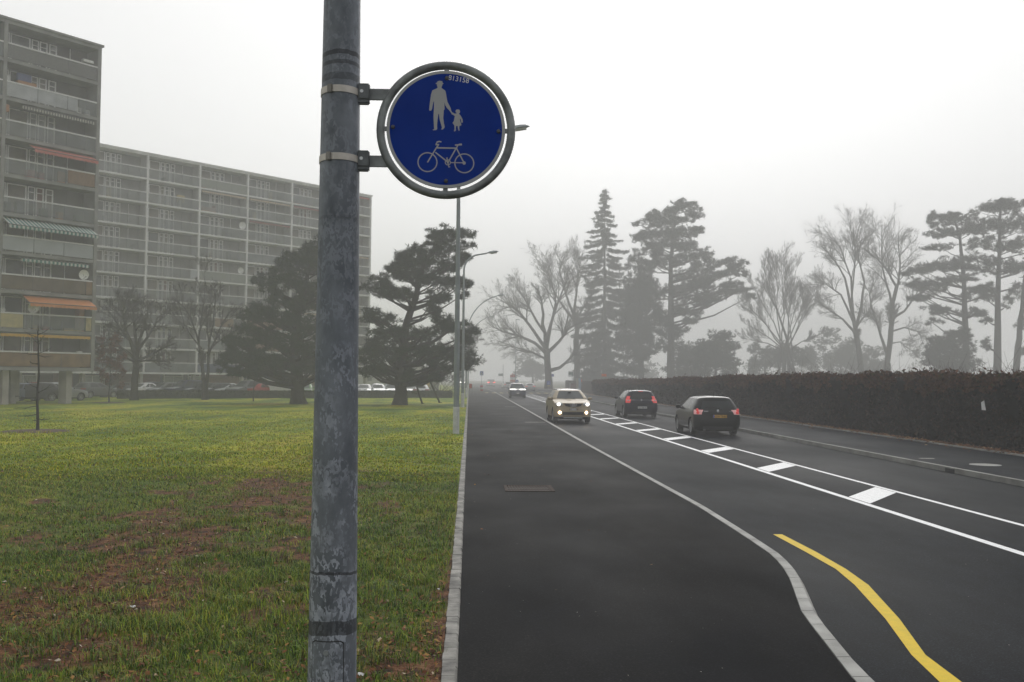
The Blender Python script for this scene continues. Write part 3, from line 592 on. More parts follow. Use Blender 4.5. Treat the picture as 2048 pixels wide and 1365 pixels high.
# ================================================================== BUILDINGS
B_CONC = mat('facade_concrete', (.2,.2,.19), .85, var=.3, scale=.8, bump=.2)
B_WHITE = mat('facade_white', (.62,.62,.605), .7, var=.15, scale=.7)
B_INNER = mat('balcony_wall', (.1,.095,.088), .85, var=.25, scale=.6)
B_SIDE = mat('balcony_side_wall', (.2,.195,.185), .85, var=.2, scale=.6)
FRAME = mat('window_frame_white', (.74,.74,.73), .5, var=.05)
RAIL = mat('rail_white', (.58,.58,.57), .5, var=.08, scale=2)
PANES = [mat('pane_dark', (.025,.03,.033), .12, spec=.6, var=.3, scale=1), mat('pane_curtain', (.2,.2,.195), .6, var=.25, scale=3),
         mat('pane_blind', (.17,.15,.125), .6, var=.15, scale=3), mat('pane_net', (.1,.105,.105), .3, var=.4, scale=2.2), mat('pane_red_curtain', (.13,.05,.045), .6, var=.2, scale=3)]
GLASSP = mat('balcony_glass', (.22,.235,.235), .2, var=.3, scale=1.5, alpha=.36, spec=.12)
PANELS = {'glass': GLASSP, 'grey': mat('panel_grey', (.13,.14,.145), .7, var=.25, scale=1.2), 'pale': mat('panel_pale', (.3,.32,.33), .5, var=.12, scale=.8),
  'brown': mat('panel_brown', (.095,.072,.045), .8, var=.3, scale=1.5), 'ochre': mat('panel_ochre', (.165,.1,.045), .8, var=.3, scale=1.6), 'tarp': mat('panel_tarp', (.3,.31,.32), .7, var=.25, scale=1.1),
  'mat': mat('panel_mat', (.17,.1,.055), .8, var=.25, scale=6), 'blue': mat('panel_blue', (.06,.075,.13), .8, var=.2), 'green': mat('panel_greenish', (.17,.185,.16), .7, var=.15), 'yellow': mat('panel_yellow', (.35,.3,.15), .7, var=.2, scale=3), 'lattice': mat('panel_lattice', (.14,.14,.135), .8, var=.5, scale=16, alpha=.75)}
def stripes(name, c1, c2, per):
    m = bpy.data.materials.new(name); m.use_nodes = True; nt = m.node_tree; n = nt.nodes; l = nt.links; b = n['Principled BSDF']; b.inputs['Roughness'].default_value = .85
    tc = n.new('ShaderNodeTexCoord'); sx = n.new('ShaderNodeSeparateXYZ'); l.new(tc.outputs['Object'], sx.inputs[0])
    mo = n.new('ShaderNodeMath'); mo.operation = 'PINGPONG'; mo.inputs[1].default_value = per/2; l.new(sx.outputs['X'], mo.inputs[0])
    gt = n.new('ShaderNodeMath'); gt.operation = 'GREATER_THAN'; gt.inputs[1].default_value = per/4; l.new(mo.outputs[0], gt.inputs[0])
    mx = n.new('ShaderNodeMix'); mx.data_type = 'RGBA'; mx.inputs[6].default_value = (*c1, 1); mx.inputs[7].default_value = (*c2, 1); l.new(gt.outputs[0], mx.inputs[0]); l.new(mx.outputs[2], b.inputs['Base Color']); return m
AWN = {'green': stripes('awning_green', (.018,.14,.115), (.46,.47,.44), .3), 'grey': stripes('awning_grey', (.06,.06,.055), (.36,.35,.31), .2), 'red': mat('awning_red', (.42,.12,.095), .85), 'orange': mat('awning_orange', (.5,.19,.06), .85),
       'yellow': mat('awning_yellow', (.5,.29,.03), .85), 'beige': stripes('awning_beige', (.36,.24,.13), (.42,.38,.32), .25), 'maroon': mat('awning_maroon', (.2,.06,.055), .85)}
DISH = mat('dish_white', (.62,.62,.6), .5, var=.05)

def facade(name, corner, rotz, bays, W, floors, z0, H, depth, fm, label, group, cells, hidden, coln, inner, back=1.45):
    """local x runs along the facade (0 = far right end, negative to the left), y into the building"""
    t = empty(name, corner, rotz); tag(t, label, 'apartment block', group)
    Wt = bays*W; zt = z0+floors*H; f = MB(); cw, st = coln
    for k in range(floors+1):                                   # slabs (edge shows)
        z = z0+k*H; f.box(-Wt-cw/2, cw/2, -.02, back, z-st, z, 0)
    for i in range(bays+1):                                     # columns + party walls between balconies
        x = -i*W; f.box(x-cw/2, x+cw/2, -.045, .2, z0-st-.003, zt+.004, 0)
        f.box(x-cw/2+.01, x+cw/2-.01, .2, back, z0, zt-st, 1)
    f.box(-Wt-cw/2, cw/2, back+.25, depth, z0-st+.01, zt, 2)   # core of the block
    f.box(-Wt-cw/2, -Wt-cw/2+.02, back, back+.25, z0-st+.012, zt-.003, 2); f.box(cw/2-.02, cw/2, back, back+.25, z0-st+.012, zt-.003, 2)
    f.box(-Wt-cw/2-.15, cw/2+.15, -.12, depth+.1, zt+.004, zt+.16, 0)   # roof edge
    side_m, in_m = inner
    f.build('facade_frame', [fm, side_m, in_m], t)
    zc = H-st
    wx = [(.04, .14), (.145, .36), (.37, .455), (.46, .55), (.565, .655)]
    def winmesh(hide):
        pass
    protos = {}
    r = random.Random(len(name))
    for i in range(bays):
        for k in range(floors):
            if (i, k) in hidden: continue
            spec = cells.get((i, k), {}); var = spec.get('v', r.randrange(6)); x0 = -(i+1)*W+cw/2; w_ = W-cw; z = z0+k*H
            key = ('w', var)
            if key not in protos:
                fr = MB(); b = .1
                for a, c in wx:
                    xa, xb = a*w_, c*w_
                    fr.box(xa, xa+b, back+.06, back+.2, .08, zc-.1).box(xb-b, xb, back+.06, back+.2, .08, zc-.1).box(xa+b, xb-b, back+.06, back+.2, zc-.16, zc-.1).box(xa+b, xb-b, back+.06, back+.2, .08, .16)
                    if a > .3: fr.box(xa+b, xb-b, back+.065, back+.195, zc*.78, zc*.78+.055)
                wall = MB(); xs = [0]+[q*w_ for p in wx for q in p]+[w_]
                for j in range(0, len(xs), 2): fr.box(xs[j], xs[j+1], back+.05, back+.24, .003, zc-.003, 1)
                fr.box(.04*w_, wx[-1][1]*w_, back+.052, back+.238, zc-.1, zc-.004, 1); fr.box(.04*w_, wx[-1][1]*w_, back+.054, back+.236, .004, .08, 1)
                fr.box(.8*w_, .8*w_+.05, back+.03, back+.06, .01, zc-.05, 0 if var % 3 == 0 else 1)
                o = fr.build('window_frame', [FRAME, in_m], t); wm = o.data; bpy.data.objects.remove(o)
                pn = MB(); rr = random.Random(var*7+3)
                for a, c in wx: pn.box(a*w_+b, c*w_-b, back+.11, back+.13, .16, zc-.16, rr.choice([0, 0, 1, 2, 3, 3] + ([4] if var == 4 else [])))
                o = pn.build('pane', PANES, t); pmh = o.data; bpy.data.objects.remove(o); protos[key] = (wm, pmh)
            wm, pmh = protos[key]
            fo = bpy.data.objects.new('window_frame', wm); COL.objects.link(fo); fo.parent = t; fo.location = (x0, 0, z)
            po = bpy.data.objects.new('pane', pmh); COL.objects.link(po); po.parent = fo
            # balustrade: rail (white) with its infill as sub-part
            if 'r' not in protos:
                m_ = MB(); m_.box(.01, w_-.01, -.03, .05, 1.0, 1.09)
                for q in (.33, .66): m_.box(q*w_-.02, q*w_+.02, -.02, .035, .003, 1.0, 1)
                o = m_.build('balcony_rail', [RAIL, DSTEEL], t); protos['r'] = o.data; bpy.data.objects.remove(o)
            ro = bpy.data.objects.new('balcony_rail', protos['r']); COL.objects.link(ro); ro.parent = t; ro.location = (x0, 0, z)
            pk = spec.get('p', r.choice(['glass']*9+['grey', 'glass', 'green', 'glass']))
            segs = pk if isinstance(pk, list) else [(0, 1, pk)]
            for a, c, kk in segs:
                key = ('p', a, c, kk)
                if key not in protos:
                    m_ = MB(); m_.box(a*w_+.03, c*w_-.03, -.012, .012, .06, .985); o = m_.build('balcony_panel', PANELS[kk], t); protos[key] = o.data; bpy.data.objects.remove(o)
                o = bpy.data.objects.new('balcony_panel', protos[key]); COL.objects.link(o); o.parent = ro
            if 'a' in spec:                                     # awning hung under the slab above: (kind, x from, x to, out, drop)
                kd, a, c, out, drop = spec['a']; m_ = MB(); xa, xb = a*w_, c*w_; zt_ = zc-.05; y0 = .35
                m_.add([(xa, y0, zt_), (xb, y0, zt_), (xb, y0-out, zt_-drop), (xa, y0-out, zt_-drop)], [(0, 1, 2, 3)])
                n_ = max(6, int((xb-xa)/.3)); vs = []; yv, zv = y0-out, zt_-drop
                for j in range(2*n_+1): xx = xa+(xb-xa)*j/(2*n_); vs += [(xx, yv, zv), (xx, yv, zv-.2-(.05 if j % 2 else 0))]
                m_.add(vs, [(2*j, 2*j+2, 2*j+3, 2*j+1) for j in range(2*n_)])
                for xx in (xa+.15, xb-.15): m_.tube([(xx, y0, zt_-.4), (xx, yv+.02, zv-.01)], .02, 6, 1)
                m_.tube([(xa, yv, zv), (xb, yv, zv)], .03, 6, 1)
                o = m_.build('awning', [AWN[kd], DSTEEL], t); o.location = (x0, 0, z)
            if 'd' in spec:                                     # satellite dish clamped to the rail
                fx, R = spec['d']; m_ = MB(); M_ = Matrix.Translation((fx*w_, .0, 1.12+R)) @ Matrix.Rotation(math.radians(8), 4, 'X') @ Matrix.Rotation(math.radians(-8), 4, 'Z')
                m_.lathe([(0, .02), (R*.5, .0), (R*.85, -.05), (R, -.09), (R, -.075), (R*.5, .02), (0, .04)], 'Y', 28, M=M_)
                m_.tube([(0, -.0, -R*.95), (0, -.45, -R*.35)], .012, 6, 1, M=M_).box(-.03, .03, -.5, -.42, -R*.38, -R*.26, 1, M=M_).tube([(0, .03, 0), (0, .05, -R-.6)], .025, 6, 1, M=M_)
                o = m_.build('satellite_dish', [DISH, DSTEEL], t, smooth=40); o.location = (x0, 0, z)
            for (xa, xb, ya, yb, za, zb, cm) in spec.get('b', []):
                o = MB().bbox(xa*w_, xb*w_, ya, yb, za, zb, .02).build('balcony_box', cm, t); o.location = (x0, 0, z)
    return t
K_ = .9556
SINK = mat('stored_things', (.2,.2,.2), .8)
c_or = mat('orange_box', (.32,.15,.06), .8); c_bl = mat('blue_sheet', (.07,.09,.19), .8); c_rd = mat('red_chair', (.3,.07,.06), .7); c_ye = mat('yellow_box', (.42,.34,.16), .8); c_wh = mat('white_box', (.5,.5,.48), .7); c_gn = mat('dark_plants', (.03,.05,.025), .9, var=.5, scale=9)
c1 = {(0,8): dict(p='lattice', v=0, b=[(.83,.95,-.02,.3,1.22,1.42,c_wh)]), (0,7): dict(p=[(0,.78,'tarp'),(.78,1,'glass')], v=1, b=[(.14,.34,.3,.6,.9,1.4,c_or),(.16,.31,.62,.8,1.3,2.0,c_bl),(.0,.04,.1,.4,.01,1.5,c_wh),(.8,.85,.3,.5,.01,.5,c_wh),(.9,.95,.3,.5,.01,.45,c_wh)]),
      (0,6): dict(a=('grey',.16,.97,.5,.12), p='glass', v=2, b=[(0,.045,.1,.3,1.6,2.1,c_or)]), (0,5): dict(a=('red',.27,.985,.9,.4), p=[(0,.68,'glass'),(.68,1,'mat')], v=3, b=[(.27,.38,.4,.8,.01,.62,c_rd),(.4,.46,.4,.8,.01,.55,c_rd),(.58,.67,.1,.2,.01,.8,c_or)]),
      (0,4): dict(p='glass', v=4, b=[(.06,.12,.5,.9,.01,.8,DSTEEL),(.18,.26,.5,.9,.01,.95,DSTEEL),(.44,.52,.5,.9,.01,.7,c_gn),(.62,.68,.4,.8,.01,.6,c_or),(.8,.9,.3,.6,.01,.5,c_gn)]), (0,3): dict(a=('green',.01,.99,1.1,.6), p='pale', v=5),
      (0,2): dict(a=('green',.2,.95,.4,.1), p=[(0,.92,'brown'),(.92,1,'ochre')], d=(.89,.36), v=0), (0,1): dict(a=('orange',.25,.99,1.1,.55), d=(.34,.38), p=[(0,.24,'yellow'),(.24,.93,'glass'),(.93,1,'yellow')], v=1, b=[(.0,.07,.2,.5,1.15,1.32,c_wh),(.36,.43,.2,.5,.01,.3,c_ye),(.47,.54,.2,.4,.01,.25,c_rd),(.56,.66,.2,.45,.01,.32,c_gn),(.7,.82,.15,.4,.01,.2,c_ye),(.83,.9,.15,.4,.01,.18,c_ye),(.91,.97,.6,1.2,.01,2,c_or)]),
      (0,0): dict(a=('yellow',.01,.99,.35,.03), p='ochre', v=4, b=[(.86,.92,.2,.4,1.1,1.2,c_wh)]),
      (1,5): dict(p='grey'), (1,4): dict(p=[(0,.9,'glass'),(.9,1,'yellow')]), (1,3): dict(p='green'), (1,1): dict(p='grey'), (1,0): dict(p='brown')}
corner = Vector((-28.51*K_, 77*K_, 0)); rz1 = math.radians(90-38.4); Z1, H1_, W1 = 2.62, 2.612, 6.88
hid1 = set((i, k) for i in range(2, 4) for k in range(9))
bl1 = facade('apartment_block', corner, rz1, 4, W1, 9, Z1, H1_, 11, B_CONC, 'tall grey apartment block at the left edge with coloured awnings and dishes', 'balcony apartment blocks', c1, hid1, (.26, .24), (B_SIDE, B_INNER))
for (x, y) in [(-1.45, 1.0), (-4.3, 3.2), (-6.0, 1.0), (-12.6, 1.0), (-19, 1.0), (-1.45, 8.2), (-8, 8.2), (-15, 8.2)]:
    MB().bbox(x-.22, x+.22, y-.52, y+.52, -.05, Z1-.24, .02).build('pillar', mat('pillar_render', (.36,.34,.31), .85, var=.2, scale=1), bl1)
MB().box(-22, -9.5, 5, 10.5, -.05, Z1-.26).build('ground_floor_wall', mat('dark_brick', (.07,.045,.035), .9, var=.3, scale=3), bl1)

c2 = {}
r = random.Random(5)
for (i, k, kd) in [(3,7,'beige'),(2,7,'beige'),(0,8,'red'),(2,6,'maroon'),(1,4,'beige'),(2,1,'beige'),(1,2,'beige'),(0,5,'beige'),(1,7,'maroon'),(2,3,'grey'),(4,2,'grey')]:
    c2[(i, k)] = dict(a=(kd, .03, .97, .35, .06))
c2[(3,7)]['b'] = [(.05,.35,.1,.3,.02,.5,c_or)]; c2[(0,7)] = dict(b=[(.04,.2,.1,.3,.1,.9,c_or)])
c2[(3,6)] = dict(d=(.9,.42)); c2[(3,4)] = dict(d=(.88,.36), p='green'); c2[(2,4)] = dict(d=(.88,.36), p='green'); c2[(4,4)] = dict(p=[(0,.85,'glass'),(.85,1,'pale')])
c2[(2,5)] = dict(p='grey'); c2[(1,5)] = dict(p='blue'); c2[(1,3)] = dict(p='mat'); c2[(3,2)] = dict(p=[(0,.35,'glass'),(.35,.75,'ochre'),(.75,1,'glass')]); c2[(3,0)] = dict(p='blue'); c2[(2,0)] = dict(p='pale'); c2[(2,2)]=dict(p='mat'); c2[(4,0)] = dict(p='grey'); c2[(1,4)]['p'] = 'grey'; c2[(2,1)]['p'] = 'mat'; c2[(4,7)] = dict(b=[(.6,.75,.4,.6,.6,1.4,c_ye)])
rb = random.Random(33)
for i in range(7):
    for k in range(9):
        if rb.random() < .5:
            q = c2.setdefault((i, k), {}); L_ = q.setdefault('b', [])
            for _ in range(rb.choice([1, 1, 2])):
                xa = rb.uniform(.05, .85); L_.append((xa, xa+rb.uniform(.03, .1), .2, rb.uniform(.4, .9), .01, rb.uniform(.35, 1.1), rb.choice([c_or, c_wh, c_gn, c_gn, DSTEEL, c_ye, c_rd, SINK])))
corner2 = Vector((-13.6*K_, 136*K_, 0)); rz2 = math.radians(90-42.9); Z2, H2_, W2 = 2.45, 2.575, 6.26
hid2 = set((i, k) for i in (7, 8) for k in range(9))
bl2 = facade('apartment_block', corner2, rz2, 9, W2, 9, Z2, H2_, 11, B_WHITE, 'long white framed apartment block in the fog behind the lawn', 'balcony apartment blocks', c2, hid2, (.2, .17), (mat('fog_pale_side_wall', (.36,.355,.345), .85, var=.15, scale=.6), mat('fog_pale_back_wall', (.2,.195,.185), .85, var=.25, scale=.6)))  # balcony walls paler than the near block's: fog fade mixed into their colour
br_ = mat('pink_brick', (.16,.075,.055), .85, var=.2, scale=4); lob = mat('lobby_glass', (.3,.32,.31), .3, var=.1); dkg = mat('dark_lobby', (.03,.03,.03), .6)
x = -1.5; rr = random.Random(4)
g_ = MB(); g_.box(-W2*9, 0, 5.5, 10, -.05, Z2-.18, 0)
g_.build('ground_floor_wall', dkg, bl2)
for xa, xb in [(-12.2, -5.5), (-22.6, -18.0), (-33, -28.3), (-40, -38), (-52, -47)]: MB().box(xa, xb, 1.8, 5.4, -.05, Z2-.18).build('brick_wall', br_, bl2)
for xa, xb in [(-27.6, -25.4), (-24.6, -23.2), (-17, -14.6), (-14.2, -12.8), (-37, -34.5), (-44, -41.5), (-4.6, -2)]:
    o = MB().box(xa, xb, 2.2, 2.3, .5, Z2-.45).build('lobby_window', lob, bl2); MB().box(xa-.08, xa, 2.15, 2.34, .4, Z2-.2).box(xb, xb+.08, 2.15, 2.34, .4, Z2-.2).box(xa, xb, 2.15, 2.34, Z2-.45, Z2-.38).box((xa+xb)/2-.03, (xa+xb)/2+.03, 2.16, 2.19, .5, Z2-.45).build('lobby_frame', FRAME, o)
for i in range(10): MB().box(-i*W2-.15, -i*W2+.15, .35, .85, -.05, Z2-.172).build('pillar', mat('pillar_render', (.3,.28,.26), .85), bl2)

# pale low building behind the second pine
lb = empty('low_building', (AT(800, 760, 150).x, 148, 0)); tag(lb, 'low pale flat roofed building in the fog behind the second pine', 'building')
PALE = mat('pale_render', (.42,.42,.4), .8, var=.1)
MB().box(-6.2, 3.4, 0, 14, -.05, 3.6).build('wall', PALE, lb); MB().box(-6.4, 3.6, -.2, 14.2, 3.6, 3.85).build('roof', B_CONC, lb)
for xx in (-5.2, -3.2, -1.2, .8): MB().box(xx, xx+1.2, -.03, .05, 1.6, 2.9).build('window', PANES[3], lb)
MB().box(3.45, 4.5, -.1, 2.5, -.05, 2.7).build('yellow_panel', mat('ochre_board', (.4,.26,.05), .7), lb)
ch = MB().lathe([(.62, -.05), (.6, 1.5), (.56, 4.6), (0, 4.7)], n=20).build('concrete_column', CONC, smooth=40); g = AT(869, 770, 125); ch.location = (g.x, 125, 0); tag(ch, 'thick grey concrete column behind the leaning props of the pine', 'column')

# ================================================================== TREES
def tufts(C, size, per, width, up, seed, flat=.0):
    """needle sprays: per triangles round every centre"""
    r = np.random.default_rng(seed); N = len(C); S = np.repeat(size if hasattr(size, '__len__') else np.full(N, size), per)
    P = np.repeat(C, per, 0); d = r.normal(size=(N*per, 3)); d[:, 2] = d[:, 2]*(1-flat)+up; d /= np.linalg.norm(d, axis=1)[:, None]
    s = np.cross(d, r.normal(size=d.shape)); s /= np.linalg.norm(s, axis=1)[:, None]+1e-9
    L = S*r.uniform(.6, 1.25, N*per); P = P+r.normal(0, .12, P.shape)*S[:, None]
    V = np.stack([P-s*(S*width)[:, None], P+s*(S*width)[:, None], P+d*L[:, None]], 1).reshape(-1, 3)
    return V, np.arange(len(V)).reshape(-1, 3)
def leafquads(C, size, seed, flat=0.):
    r = np.random.default_rng(seed); N = len(C); a = r.normal(size=(N, 3)); a[:, 2] *= (1-flat); a /= np.linalg.norm(a, axis=1)[:, None]
    b = np.cross(a, r.normal(size=(N, 3))); b /= np.linalg.norm(b, axis=1)[:, None]; s = (size*r.uniform(.6, 1.35, N))[:, None]
    V = np.stack([C-a*s, C-b*s*.5, C+a*s, C+b*s*.5], 1).reshape(-1, 3); return V, np.arange(len(V)).reshape(-1, 4)
def clump_pts(clumps, dens, seed, gapf=1.1, gap=.15, shell=.5):
    r = np.random.default_rng(seed); out = []; sp_ = []
    for c, rad in clumps:
        c = np.array(c); rad = np.array(rad); sp_.append((c, rad*.66))
        for _ in range(7):
            d = r.normal(size=3); d /= np.linalg.norm(d); sp_.append((c+d*rad*r.uniform(.5, .95), rad*r.uniform(.2, .46)))
    for c, rad in sp_:
        rad = np.array(rad); N = max(8, int(.62*dens*(rad[0]*rad[1]*rad[2])**(2/3)*4))
        d = r.normal(size=(N, 3)); d /= np.linalg.norm(d, axis=1)[:, None]; q = r.uniform(0, 1, N)**(1/3); q = shell*np.maximum(q, .75)+(1-shell)*q
        d[:, 2] = np.where(d[:, 2] < 0, d[:, 2]*.6, d[:, 2])
        out.append(np.array(c)+d*q[:, None]*rad)
    P = np.concatenate(out); n_ = snoise(P, gapf*2, seed)+.5*snoise(P, gapf*5, seed+1); return P[n_ > -1+gap*2]
# bark and tubes in one numpy pass
def tubes(polys, sides):
    Vs, Ts, o = [], [], 0
    for pts, rad in polys:
        p = np.asarray(pts, float); k = len(p); t = np.gradient(p, axis=0); t /= np.linalg.norm(t, axis=1)[:, None]+1e-9
        ref = np.array([0, 0, 1.]) if abs(t[0, 2]) < .85 else np.array([1., 0, 0]); a = np.cross(t, ref); a /= np.linalg.norm(a, axis=1)[:, None]+1e-9; b = np.cross(t, a)
        th = np.arange(sides)*2*PI/sides; rad_ = np.asarray(rad)[:, None, None]
        V = p[:, None]+(a[:, None]*np.cos(th)[None, :, None]+b[:, None]*np.sin(th)[None, :, None])*rad_
        Vs.append(V.reshape(-1, 3)); I = np.arange(k*sides).reshape(k, sides)+o
        Ts.append(np.stack([I[:-1], np.roll(I, -1, 1)[:-1], np.roll(I, -1, 1)[1:], I[1:]], 2).reshape(-1, 4)); o += k*sides
    return np.concatenate(Vs), np.concatenate(Ts)
BARK = mat('dark_bark', (.028,.024,.021), .95, spec=.05, var=.4, scale=6, bump=.8)
BARK2 = mat('grey_bark', (.04,.036,.032), .95, spec=.05, var=.4, scale=4, bump=.6)
TWIG = mat('twig_brown', (.04,.033,.029), .95, spec=.05, var=.3)
PINE = leafmat('pine_needles', [(0, (.006,.017,.008)), (.5, (.014,.036,.013)), (.85, (.026,.055,.018)), (1, (.045,.045,.02))], patch=(.6,.68,.65), pscale=.35)
DARKF = leafmat('conifer_needles', [(0, (.012,.018,.012)), (.5, (.022,.03,.019)), (1, (.036,.042,.026))], patch=(.6,.65,.65), pscale=.3)
YEW = leafmat('evergreen_leaves', [(0, (.012,.02,.012)), (.6, (.026,.036,.022)), (1, (.042,.05,.03))], patch=(.6,.68,.65), pscale=.3)

def px_tree(name, lab, cat, base, Y, trunkpx, r0, r1, clumpspx, o, scl, dens, nsize, fol, seed, grp, bark=BARK, depthf=1.0, extra=None, gap=.15, per=11, width=.075):
    """crown clumps surveyed as (x, y, rx, ry); given depth by a roughly round crown"""
    sf = base.y/Y; r0 *= sf; r1 *= sf; nsize *= sf; dens /= sf*sf; rr = np.random.default_rng(seed); org = Vector((base.x, base.y, 0)); t = empty(name, (base.x, base.y, base.z)); tag(t, lab, cat, grp)
    px = lambda x, y: (o[0]+x*scl, o[1]+y*scl); mpp = Y/F*1.0
    tr = [np.array(AT(*px(*p), base.y))-np.array(base) for p in trunkpx]; tr = np.array(tr); tr[0, 2] = -.1
    n_ = 14; s = np.linspace(0, len(tr)-1, n_); tp = np.stack([np.interp(s, range(len(tr)), tr[:, i]) for i in range(3)], 1)
    tp[1:-1] += rr.normal(0, .05, (n_-2, 3))
    zz = np.clip((tp[:, 2]-tp[0, 2])/(tp[-1, 2]-tp[0, 2]), 0, 1); rad = r0+(r1-r0)*zz; rad[0] = r0*1.35
    polys = [(tp, rad)]; cl = []
    cx = np.array([AT(*px(c[0], c[1]), base.y)[:] for c in clumpspx])-np.array(base)
    ax = np.interp(cx[:, 2], tp[:, 2], tp[:, 0])
    for i, c in enumerate(clumpspx):
        rx, rz = c[2]*scl*base.y/F, c[3]*scl*base.y/F; lv = np.abs(cx[:, 2]-cx[i, 2]) < 2.2; hw = max(1.2, np.max(np.abs(cx[lv, 0]-ax[lv]))); lx = cx[i, 0]-ax[i]
        dm = math.sqrt(max(.0, hw*hw-lx*lx))*depthf; reps = [rr.uniform(-.35, .35)*dm]
        if dm > 2.0: reps = [-dm*rr.uniform(.45, .85), dm*rr.uniform(.45, .85), rr.uniform(-.25, .25)*dm]
        for dy in reps:
            f = .85 if len(reps) > 1 else 1.0
            c3 = np.array([cx[i, 0]+rr.normal(0, .12)*rx, dy+ (tp[7, 1]), cx[i, 2]+rr.normal(0, .1)*rz]); cl.append((c3, (rx*f*1.05, max(rx*.8, .7), rz*f*1.05)))
            za = min(max(c3[2]-abs(lx)*.35-rr.uniform(.2, .8), tp[1, 2]+.6), tp[-1, 2]-.1); a = np.array([np.interp(za, tp[:, 2], tp[:, j]) for j in range(3)]); a[2] = za
            mid = a*.45+c3*.55+np.array([0, 0, -.06*np.linalg.norm(c3-a)])+rr.normal(0, .08, 3); k = np.interp(za, tp[:, 2], rad)
            polys.append((np.array([a, a*.75+mid*.25, mid, mid*.4+c3*.6, c3]), np.array([.34, .3, .22, .13, .04])*max(k, .12)))
    V, T = tubes(polys, 8); npmesh('trunk', V, T, bark, t, smooth=True)
    P = clump_pts(cl, dens, seed, 1.0/max(.5, nsize*2), gap)
    V, T = tufts(P, nsize, per, width, .35, seed+1, .2); npmesh('crown', V, T, fol, t)
    return t
# ---- the two pines on the lawn
o8, s8 = (400, 420), 1/2.967
bp2 = G(800, 810, ZP); pc2 = [(1400,170,90,50),(1500,150,110,45),(1600,140,70,35),(1560,205,70,35),(1430,240,120,60),(1290,250,80,60),(1200,290,60,50),(1150,365,60,45),(1350,330,160,70),(1500,330,90,60),(1560,290,45,35),(1240,400,130,65),(1080,435,70,50),(1000,475,60,50),(1110,490,110,45),(1400,420,150,60),(1530,450,80,45),(1595,435,45,28),(1560,500,50,30),(1200,510,120,45),(1400,520,90,40),(1010,630,75,42),(1090,655,100,50),(1370,600,70,35),(1440,680,90,45),(1505,700,90,45),(1625,728,50,26),(1580,770,55,35),(1150,740,160,70),(1330,740,130,70),(1040,800,85,70),(1000,870,85,70),(1120,860,120,80),(1260,850,120,80),(1400,850,120,70),(1520,860,110,70),(1615,870,55,55),(1010,960,60,40),(1080,955,85,48),(1420,930,100,46),(1550,930,70,45),(1240,985,45,45),(1400,1000,50,28)]
px_tree('pine_tree', 'second pine on the lawn, leaning right and propped by two stakes', 'tree', bp2, bp2.y, [(1185,1150),(1190,1000),(1200,800),(1240,620),(1290,480),(1330,330),(1390,220)], .48, .1, pc2, o8, s8, 24, .34, PINE, 3, 'pines on the lawn', gap=.22)
bp1 = G(597, 808, ZP); pc1 = [(690,215,60,55),(640,255,70,48),(570,295,65,45),(500,330,50,36),(650,340,130,65),(460,390,60,45),(370,440,60,52),(338,422,30,26),(430,470,90,52),(560,430,120,65),(650,480,100,75),(480,540,75,42),(600,570,115,62),(360,600,85,45),(300,640,55,36),(420,640,125,55),(560,680,135,70),(660,720,80,90),(330,720,120,55),(220,790,55,44),(260,800,95,55),(400,780,150,70),(560,820,145,80),(650,870,100,80),(190,880,70,52),(130,930,55,42),(260,890,110,60),(380,900,130,68),(520,920,115,60),(640,960,60,40),(230,960,70,32),(360,970,75,30),(760,330,70,60),(780,480,90,70),(790,640,90,80),(800,800,90,80),(790,920,80,50)]
px_tree('pine_tree', 'broad dark pine on the lawn left of the big pole', 'tree', bp1, bp1.y, [(585,1150),(575,1000),(560,800),(580,640),(620,450),(665,290)], .55, .1, pc1, o8, s8, 24, .34, PINE, 9, 'pines on the lawn', gap=.2)
wood = mat('dark_stake', (.035,.03,.024), .9)
for (u, v), (u2, v2), lb_ in [((845,808),(822,738),'left one of two dark stakes propping the leaning pine'),((880,806),(838,715),'right one of two dark stakes propping the leaning pine')]:
    a = G(u, v, ZP); e = AT(u2, v2, bp2.y+.3); t = empty('tree_prop', (a.x, a.y, ZP)); tag(t, lb_, 'prop', 'stakes propping the pine')
    MB().tube([(0, 0, -.05), tuple(Vector((e.x-a.x, e.y-a.y, e.z))*1.35)], [.085, .06], 8).build('stake', wood, t); MB().bbox(-.16, .16, -.16, .16, -.04, .04, .02).build('footing', wood, t)

